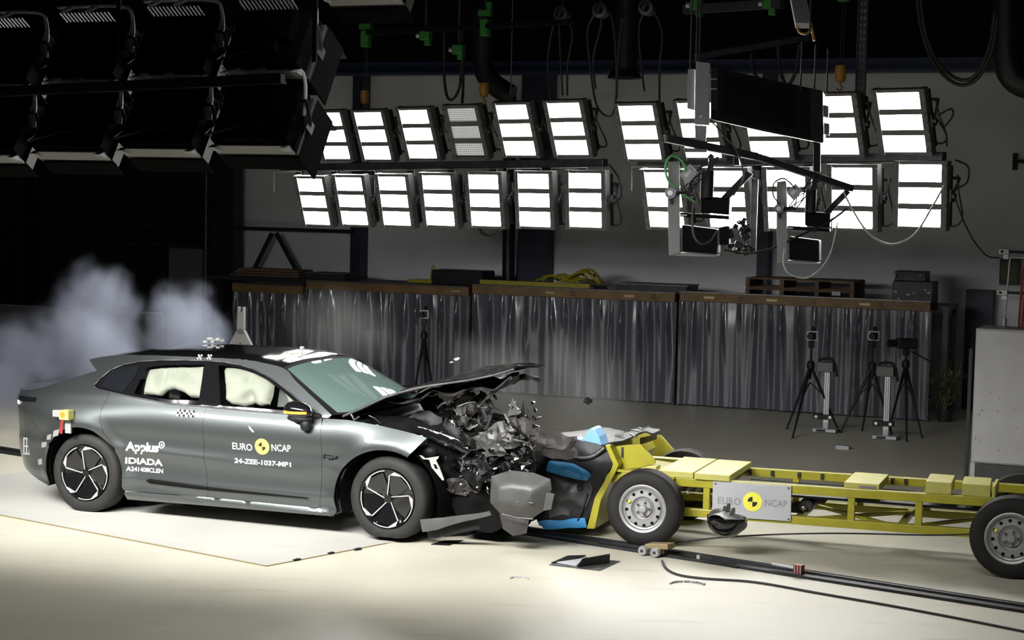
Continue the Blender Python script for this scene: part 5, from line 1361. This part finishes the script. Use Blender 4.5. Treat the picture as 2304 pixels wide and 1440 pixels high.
rslab('box_post', [(1830, 318), (1846, 322), (1846, 388), (1830, 384)], .03, 'dark_steel', rig, .02)
cbx = objw('crossbar', MB().bar(dp(1497, 311), dp(1700, 352), .07, .062).bar(dp(1700, 352), dp(1915, 424), .07, .055), 'dark_steel', rig, bevel=.004)
rslab('bar_end', [(1494, 302), (1500, 302), (1501, 320), (1495, 320)], .04, 'alloy', cbx, -.02)
rslab('bar_shelf', [(1538, 332), (1592, 336), (1590, 342), (1540, 342)], .10, 'alloy', cbx, -.06)
rslab('rear_arm', [(1650, 350), (1662, 352), (1664, 372), (1650, 372)], .1, 'mid_steel', cbx, .1)
objw('top_beam', MB().bar(dp(1566, 128), dp(1822, 84), .05, .05), 'dark_steel', rig)
hr = MB()
for x, y0, y1 in ((1553, 0, 156), (1566, 0, 140), (1573, 0, 140), (1801, 86, 205), (1832, 100, 206), (1860, 110, 210)):
    a = dp(x, y1); hr.cyl(a, Vector((a.x, a.y, 7.2 if y0 == 0 else dp(x, y0).z)), .008, 6)
a = dp(1822, 84); hr.cyl(a, Vector((a.x, a.y, 7.2)), .008, 6)
objw('hanger_cable', hr, 'cable_black', rig)
def camera_unit(label, ox, oy, k, detail):
    """unit hung from the crossbar: L bracket, camera body, clamp joint and lamp box"""
    f = lambda x, y: (ox + (x - 1500) * k, oy + (y - 345) * k)
    t = thing('camera_unit', label, 'camera unit', dp(*f(1560, 480)), group='camera units under the rig')
    s = lambda name, pts, d_, m, o=0., par=t, bv=.004: rslab(name, [f(*p) for p in pts], d_, m, par, o, bv)
    s('side_plate', [(1503, 364), (1527, 362), (1529, 380), (1530, 568), (1505, 575), (1502, 470)], .012, 'grey_plate', -.12)
    s('base_plate', [(1505, 575), (1530, 568), (1613, 574), (1608, 578)], .18, 'grey_plate', -.10)
    s('camera_body', [(1534, 506), (1613, 516), (1613, 572), (1534, 565)], .22, 'black', -.04, bv=.010)
    s('shelf', [(1530, 478), (1640, 486), (1640, 494), (1530, 488)], .14, 'black', -.02)
    s('electronics_box', [(1576, 440), (1642, 446), (1640, 484), (1576, 478)], .16, 'black', .0, bv=.008)
    s('shelf_gap', [(1532, 482), (1546, 483), (1544, 486), (1532, 486)], .02, 'white', -.06, bv=0)
    a, b = dp(*f(1592, 385)), dp(*f(1590, 445)); objw('cylinder', MB().cyl(b, a, .055 * k, 20), 'black', t, smooth=40)
    s('arm', [(1680, 384), (1694, 392), (1636, 452), (1620, 446)], .03, 'mid_steel', .08)
    objw('crossbar_post', MB().bar(dp(*f(1600, 348)), dp(*f(1598, 445)), .04, .04), 'dark_steel', t)
    jt = MB()
    P0, P1 = f(1608, 350), f(1540, 436)
    for i in range(3):
        q0 = (P0[0] + (P1[0] - P0[0]) * i / 3, P0[1] + (P1[1] - P0[1]) * i / 3); q1 = (P0[0] + (P1[0] - P0[0]) * (i + 1) / 3, P0[1] + (P1[1] - P0[1]) * (i + 1) / 3)
        for d0, d1 in ((-7, 7), (7, -7), (-8, -8), (8, 8)): jt.bar(dp(q0[0] + d0 * k, q0[1] + d0 * .5 * k, -.10), dp(q1[0] + d1 * k, q1[1] + d1 * .5 * k, -.10), .008, .008)
    objw('lattice_bracket', jt, 'mid_steel', t)
    s('lamp_box', [(1551, 369), (1570, 388), (1547, 414), (1528, 393)], .03, 'offwhite', -.17)
    s('lamp_label', [(1547, 384), (1551, 380), (1557, 386), (1544, 400), (1538, 394)], .002, 'white', -.172, bv=0)
    c = dp(*f(1508, 434), -.15); j = objw('clamp_joint', MB().cyl(c, c + BK * .06, .046 * k, 18), 'mid_steel', t, smooth=40); objw('joint_cap', MB().cyl(c - BK * .006, c, .022 * k, 14), 'silver', j)
    objw('clamp_lever', MB().bar(dp(*f(1512, 436), -.14), dp(*f(1545, 432), -.12), .022, .03).bar(dp(*f(1508, 440), -.14), dp(*f(1512, 458), -.14), .02, .02), 'mid_steel', t)
    if detail:
        s('rear_column', [(1690, 400), (1706, 404), (1700, 572), (1688, 570)], .03, 'mid_steel', .10)
        s('side_camera', [(1617, 512), (1640, 508), (1640, 552), (1618, 552)], .12, 'black', .02, bv=.01)
        mb = MB(); rnd = random.Random(6)
        for q in range(16):
            p = dp(*f(rnd.uniform(1640, 1688), rnd.uniform(495, 568)), rnd.uniform(.0, .15)); mb.box(p, (rnd.uniform(.03, .09), .05, rnd.uniform(.03, .08)), Matrix.Rotation(rnd.uniform(-.7, .7), 3, 'Y'))
        objw('pan_mechanism', mb, 'black', t, bevel=.006)
        objw('mechanism_bolts', MB().ball(dp(*f(1660, 500), -.05), .012, 8, 6).ball(dp(*f(1655, 560), -.05), .012, 8, 6), 'chrome', t)
    return t, f
camera_unit('larger grey-bracketed camera unit with a tilted white box, under the rig crossbar', 1500, 345, 1.0, True)
camera_unit('smaller grey-bracketed camera unit hanging lower at the crossbar end', 1745, 392, .87, False)
CBL = [('green_cable', 'green cable looping over the top of the larger camera unit', [(1545, 385), (1530, 358), (1508, 352), (1497, 375), (1503, 405), (1520, 420)], .010, 'cable_green', -.2),
       ('green_cable', 'short green cable leaving the clamp of the larger camera unit', [(1536, 438), (1550, 446), (1563, 455)], .009, 'cable_green', -.2),
       ('loop_cable', 'pale grey cable looping below the larger camera unit body', [(1560, 455), (1557, 500), (1562, 535), (1580, 549), (1600, 540), (1612, 520)], .008, 'cable', -.25),
       ('loop_cable', 'pale cable looping below the smaller camera unit', [(1765, 560), (1762, 590), (1775, 615), (1810, 626), (1840, 610), (1868, 570), (1885, 500)], .007, 'cable_pale', -.2),
       ('loop_cable', 'thin grey cable arching above the smaller camera unit', [(1790, 425), (1765, 402), (1742, 412), (1740, 440), (1756, 460)], .007, 'cable', -.2),
       ('black_cable', 'black cable strung between the two camera units', [(1630, 562), (1680, 570), (1740, 558), (1800, 530), (1860, 502), (1905, 470)], .010, 'cable_black', -.1),
       ('loop_cable', 'thin cable falling from the black box to the larger camera unit', [(1598, 270), (1625, 300), (1660, 345), (1672, 400), (1650, 440)], .007, 'cable', -.1),
       ('pale_cable', 'pale twisted cable sagging from the rig to the last floodlight', [(1898, 432), (1920, 475), (1950, 520), (1985, 545), (2020, 548), (2060, 525), (2095, 470), (2124, 418)], .009, 'cable_pale', 0),
       ('dotted_chain', 'thin dark spotted line falling from the last floodlight to the white stand', [(2148, 440), (2165, 490), (2190, 540), (2220, 575), (2248, 580)], .008, 'cable_black', 2.5)]
for nm, lab, pts, r, m, o in CBL: cable(nm, lab, [dp(x, y, o) for x, y in pts], r, m)

# ------------------------------------------------------------------ hoists, hooks, loops and struts under the roof
lp_ = lambda x, y, o=0.: lpt(x, y, o)
def hoist(label, x, ytop, yblock, yhook, o=0.):
    a, b, c = lp_(x, ytop, o), lp_(x, yblock, o), lp_(x - 1, yhook, o); b.x = a.x; b.y = a.y; c.x = a.x; c.y = a.y
    t = thing('chain_hoist', label, 'hoist', c, WF.ang, 'hoists over the floodlights'); L = lambda p: p - c
    obj('trolley_clamp', MB().box(L(a) + Vector((0, 0, -.02)), (.16, .10, .07)).box(L(a) + Vector((.05, 0, .05)), (.06, .08, .12)), 'green', t, bevel=.006)
    obj('motor_block', MB().box(L(b) + Vector((0, 0, .0)), (.10, .12, .20)), 'green', t, bevel=.01)
    obj('load_chain', MB().cyl(L(b), Vector((-.012, 0, .1)), .005, 6).cyl(L(b) + Vector((.025, 0, 0)), Vector((.02, 0, .1)), .005, 6).cyl(L(b), L(a), .02, 6), 'cable_black', t)
    obj('hook_block', MB().lathe([(.0, .12), (.05, .11), (.06, .03), (.045, -.05), (.0, -.06)], (0, 0, 0), (0, 0, 1), 14), 'amber', t, smooth=40)
    obj('hook', MB().tube([(.0, 0, -.05), (.0, 0, -.08), (.025, 0, -.11), (.0, 0, -.145), (-.03, 0, -.12)], .010, 8), 'amber', t, smooth=50)
    obj('stem', MB().cyl(L(a) + Vector((0, 0, .05)), Vector((L(a).x, L(a).y, 7.2 - c.z)), .02, 8), 'dark_steel', t)
hoist('yellow hook block on a green hoist above the leftmost clear floodlight', 824, 56, 88, 224)
hoist('yellow hook block on a green hoist beside the dim grey floodlight', 1093, 26, 62, 208)
hoist('yellow hook block on twin ropes above the fourth floodlight behind the rig', 1899, -60, -20, 172)
for lab, x, y in (('small green clamp hanging in the dark between two green hoists', 958, 80), ('small green clamp with a white cap under the roof beam', 1032, 112), ('green clamp on the dark rail above the rig', 1568, 12), ('green clamp on the dark rail beside the white beam', 1732, 8)):
    c = lp_(x, y); t = thing('green_clamp', lab, 'clamp', c, WF.ang, 'green clamps under the roof')
    obj('body', MB().box((0, 0, 0), (.13, .10, .11)).box((.03, 0, -.08), (.07, .08, .08)), 'green', t, bevel=.008)
    obj('cap', MB().cyl((-.07, -.02, .0), (-.11, -.02, 0), .03, 10), 'alloy', t); obj('stem', MB().cyl((0, 0, .05), (0, 0, 7.2 - c.z), .018, 8), 'dark_steel', t)
a, b = lp_(1540, 22), lp_(1760, 8); t = tag(objw('hoist_rail', MB().bar(a, b, .08, .09), 'dark_steel'), 'dark rail between the two green clamps above the rig', 'rail')
a, b = lp_(820, 75), lp_(1300, 48); t = tag(objw('hoist_rail', MB().bar(a, b, .10, .05), 'ceiling'), 'long dark rail carrying the green hoists', 'rail')
# white beam end with an orange strap
a, b = D(1790, -30, 16.5), D(1808, 58, 15.6)
t = thing('white_beam', 'white beam end with an orange strap poking down above the rig', 'beam', b)
objw('beam', MB().bar(a, b, .14, .05), 'offwhite', t, bevel=.006)
objw('strap', MB().tube(smooth_path([D(1795, 60, 15.6), D(1798, 72, 15.6), D(1812, 76, 15.6), D(1826, 70, 15.6), D(1833, 90, 15.6)], 4), .010, 6).tube([D(1818, 45, 15.6), D(1828, 68, 15.6), D(1832, 92, 15.6)], .012, 6), 'amber', t)
# perforated strut
a = lp_(1936, 225, .3); t = thing('perforated_strut', 'dark perforated steel strut hanging over the right floodlights', 'strut', a, WF.ang)
h = 7.2 - a.z; obj('channel', MB().box((0, 0, h / 2), (.09, .03, h)).box((-.045, -.02, h / 2), (.012, .05, h)).box((.045, -.02, h / 2), (.012, .05, h)), 'dark_steel', t)
mb = MB()
for k in range(int(h / .07)):
    for x in (-.018, .018): mb.box((x, -.0165, .05 + .07 * k), (.016, .004, .03))
obj('slot_rows', mb, 'partition', t); obj('end_block', MB().box((0, 0, -.03), (.14, .12, .14)), 'black', t, bevel=.01)
a = lp_(1148, 215, .4); t = tag(obj('hanging_chain', MB().tube([(.008 * (k % 2), 0, k * .04) for k in range(int((7.2 - a.z) / .04))], .008, 5), 'mid_steel'), 'thin chain hanging in front of the curved duct', 'chain'); t.location = a
LOOPS = [('hose_loop', 'pair of black cables looping down to the dim grey floodlight', [[(1000, 60), (1000, 180), (1012, 225), (1035, 190), (1038, 60)], [(1040, 60), (1042, 180), (1040, 232)]], .017, 'cable_black'),
         ('hose_loop', 'grey hoses hanging left of the bell duct, thinner group', [[(1250, 40), (1238, 90), (1232, 150), (1238, 225)], [(1258, 40), (1260, 110), (1266, 215)], [(1278, 40), (1288, 80), (1278, 140), (1276, 215)]], .011, 'cable'),
         ('hose_loop', 'long grey hoses looping low beside the bell duct', [[(1340, 28), (1322, 70), (1328, 150), (1342, 235), (1370, 262), (1385, 230), (1392, 110), (1400, 40)], [(1350, 30), (1352, 60), (1335, 130), (1340, 200)], [(1374, 30), (1384, 90), (1388, 220)]], .012, 'cable'),
         ('hose_loop', 'two grey hoses hanging right of the bell duct', [[(1452, 20), (1438, 60), (1440, 120), (1450, 205)], [(1470, 22), (1490, 75), (1484, 150), (1484, 230)]], .012, 'cable'),
         ('cable_loop', 'thick bundle of dark cables looping beside the corner duct', [[(2060, -40), (2072, 60), (2100, 140), (2150, 188), (2195, 180), (2230, 120), (2244, 40)], [(2068, -40), (2082, 70), (2110, 140), (2155, 178), (2195, 170), (2225, 110), (2238, 30)]], .018, 'cable_black'),
         ('cable_loop', 'dark cables looping above the long black box', [[(1690, 120), (1695, 160), (1710, 180)], [(1750, 100), (1756, 160), (1772, 192), (1790, 160), (1798, 100)]], .018, 'cable_black'),
         ('cable_loop', 'dark corrugated hose loop under the lower lit row', [[(1074, 505), (1085, 525), (1105, 532), (1125, 520), (1135, 500)]], .020, 'cable_black'),
         ('cable_loop', 'loose black cable loops beside the last floodlight', [[(2110, 260), (2140, 245), (2143, 262), (2125, 285)], [(2150, 360), (2178, 375), (2176, 410), (2150, 425)], [(2110, 270), (2128, 300), (2130, 330)]], .010, 'cable_black'),
         ('cable_loop', 'dark cable loops at the right end of the left lower row', [[(1370, 370), (1392, 400), (1398, 440), (1380, 460)], [(1372, 400), (1388, 430), (1376, 455)]], .010, 'cable_black')]
for nm, lab, runs, r, m in LOOPS:
    mb = MB()
    for run in runs: mb.tube(smooth_path([lp_(x, y, .1) for x, y in run], 6), r, 8)
    tag(obj(nm, mb, m, smooth=60), lab, 'cable')
for lab, x, y in (('grey cable saddle above the thinner hoses', 1265, 32), ('grey cable saddle left of the bell duct', 1352, 24), ('grey cable saddle right of the bell duct', 1456, 18)):
    c = lp_(x, y, .1); t = thing('cable_saddle', lab, 'cable saddle', c, WF.ang, 'cable saddles under the roof')
    obj('saddle', MB().lathe([(.05, -.08), (.085, -.07), (.085, .07), (.05, .08)], (0, 0, 0), (0, 1, 0), 18), 'mid_steel', t, smooth=40); obj('stem', MB().cyl((0, 0, .05), (0, 0, 7.2 - c.z), .018, 8), 'dark_steel', t)

# ================================================================== smoke
def smoke_mat(name, dens, col, scale, lo, hi):
    m = bpy.data.materials.new(name); m.use_nodes = True
    N, L = m.node_tree.nodes, m.node_tree.links; N.remove(N['Principled BSDF'])
    tc = N.new('ShaderNodeTexCoord'); ln = N.new('ShaderNodeVectorMath'); ln.operation = 'LENGTH'
    L.new(tc.outputs['Object'], ln.inputs[0])
    t = N.new('ShaderNodeTexNoise'); t.inputs['Scale'].default_value = scale; t.inputs['Detail'].default_value = 4; t.inputs['Roughness'].default_value = .55
    L.new(tc.outputs['Object'], t.inputs['Vector'])
    # soft ball with a ragged edge: 1 - r + (noise - .5) * k
    a = N.new('ShaderNodeMath'); a.operation = 'MULTIPLY_ADD'; a.inputs[1].default_value = 1.3; a.inputs[2].default_value = .35
    L.new(t.outputs['Fac'], a.inputs[0])
    s = N.new('ShaderNodeMath'); s.operation = 'SUBTRACT'; L.new(a.outputs[0], s.inputs[0]); L.new(ln.outputs['Value'], s.inputs[1])
    r = N.new('ShaderNodeMapRange'); r.interpolation_type = 'SMOOTHSTEP'
    r.inputs['From Min'].default_value = lo; r.inputs['From Max'].default_value = hi; r.inputs['To Max'].default_value = dens
    L.new(s.outputs[0], r.inputs['Value'])
    # nothing reaches the hull
    e = N.new('ShaderNodeMapRange'); e.interpolation_type = 'SMOOTHSTEP'; e.inputs['From Min'].default_value = 1.0; e.inputs['From Max'].default_value = .75
    L.new(ln.outputs['Value'], e.inputs['Value'])
    p = N.new('ShaderNodeMath'); p.operation = 'MULTIPLY'; L.new(r.outputs[0], p.inputs[0]); L.new(e.outputs[0], p.inputs[1])
    v = N.new('ShaderNodeVolumePrincipled'); v.inputs['Color'].default_value = (*col, 1); v.inputs['Anisotropy'].default_value = .1
    L.new(p.outputs[0], v.inputs['Density']); L.new(v.outputs[0], N['Material Output'].inputs['Volume'])
    return m
def puffs(name, label, cat, mat, L_):
    c0 = D(L_[0][0], L_[0][1], L_[0][2])
    t = thing(name, label, cat, (c0.x, c0.y, 0)); t['kind'] = 'stuff'
    for x, y, Y, rx, rz, rot in L_:
        c = D(x, y, Y); k = Y / F
        o = obj('puff', MB().ball((0, 0, 0), 1.0, 24, 14), mat, t); o.matrix_parent_inverse = t.matrix_basis.inverted()
        o.location = c; o.scale = (rx * k, (rx + rz) / 2 * k * .8, rz * k); o.rotation_euler = (rot, rot * 2, rot * 3)
M['smoke'] = smoke_mat('smoke', 1.35, (.70, .76, .95), 1.9, .05, .75)
M['haze'] = smoke_mat('haze', .13, (.80, .80, .78), 1.6, .0, .9)
puffs('smoke_cloud', 'bluish grey smoke cloud billowing behind the car tail', 'smoke', M['smoke'],
      [(215, 690, 19.5, 120, 135, .1), (185, 780, 19.0, 170, 130, .2), (30, 800, 19.2, 130, 110, .3), (420, 740, 19.6, 150, 120, .4), (260, 830, 18.8, 210, 90, .5), (-30, 880, 18.5, 150, 120, .15)])
puffs('haze_cloud', 'thin pale haze drifting between the windscreen and the curtain', 'haze', M['haze'],
      [(770, 740, 19.5, 170, 120, .2), (1330, 900, 18.5, 260, 130, .4), (1130, 860, 18.5, 200, 120, .3)])
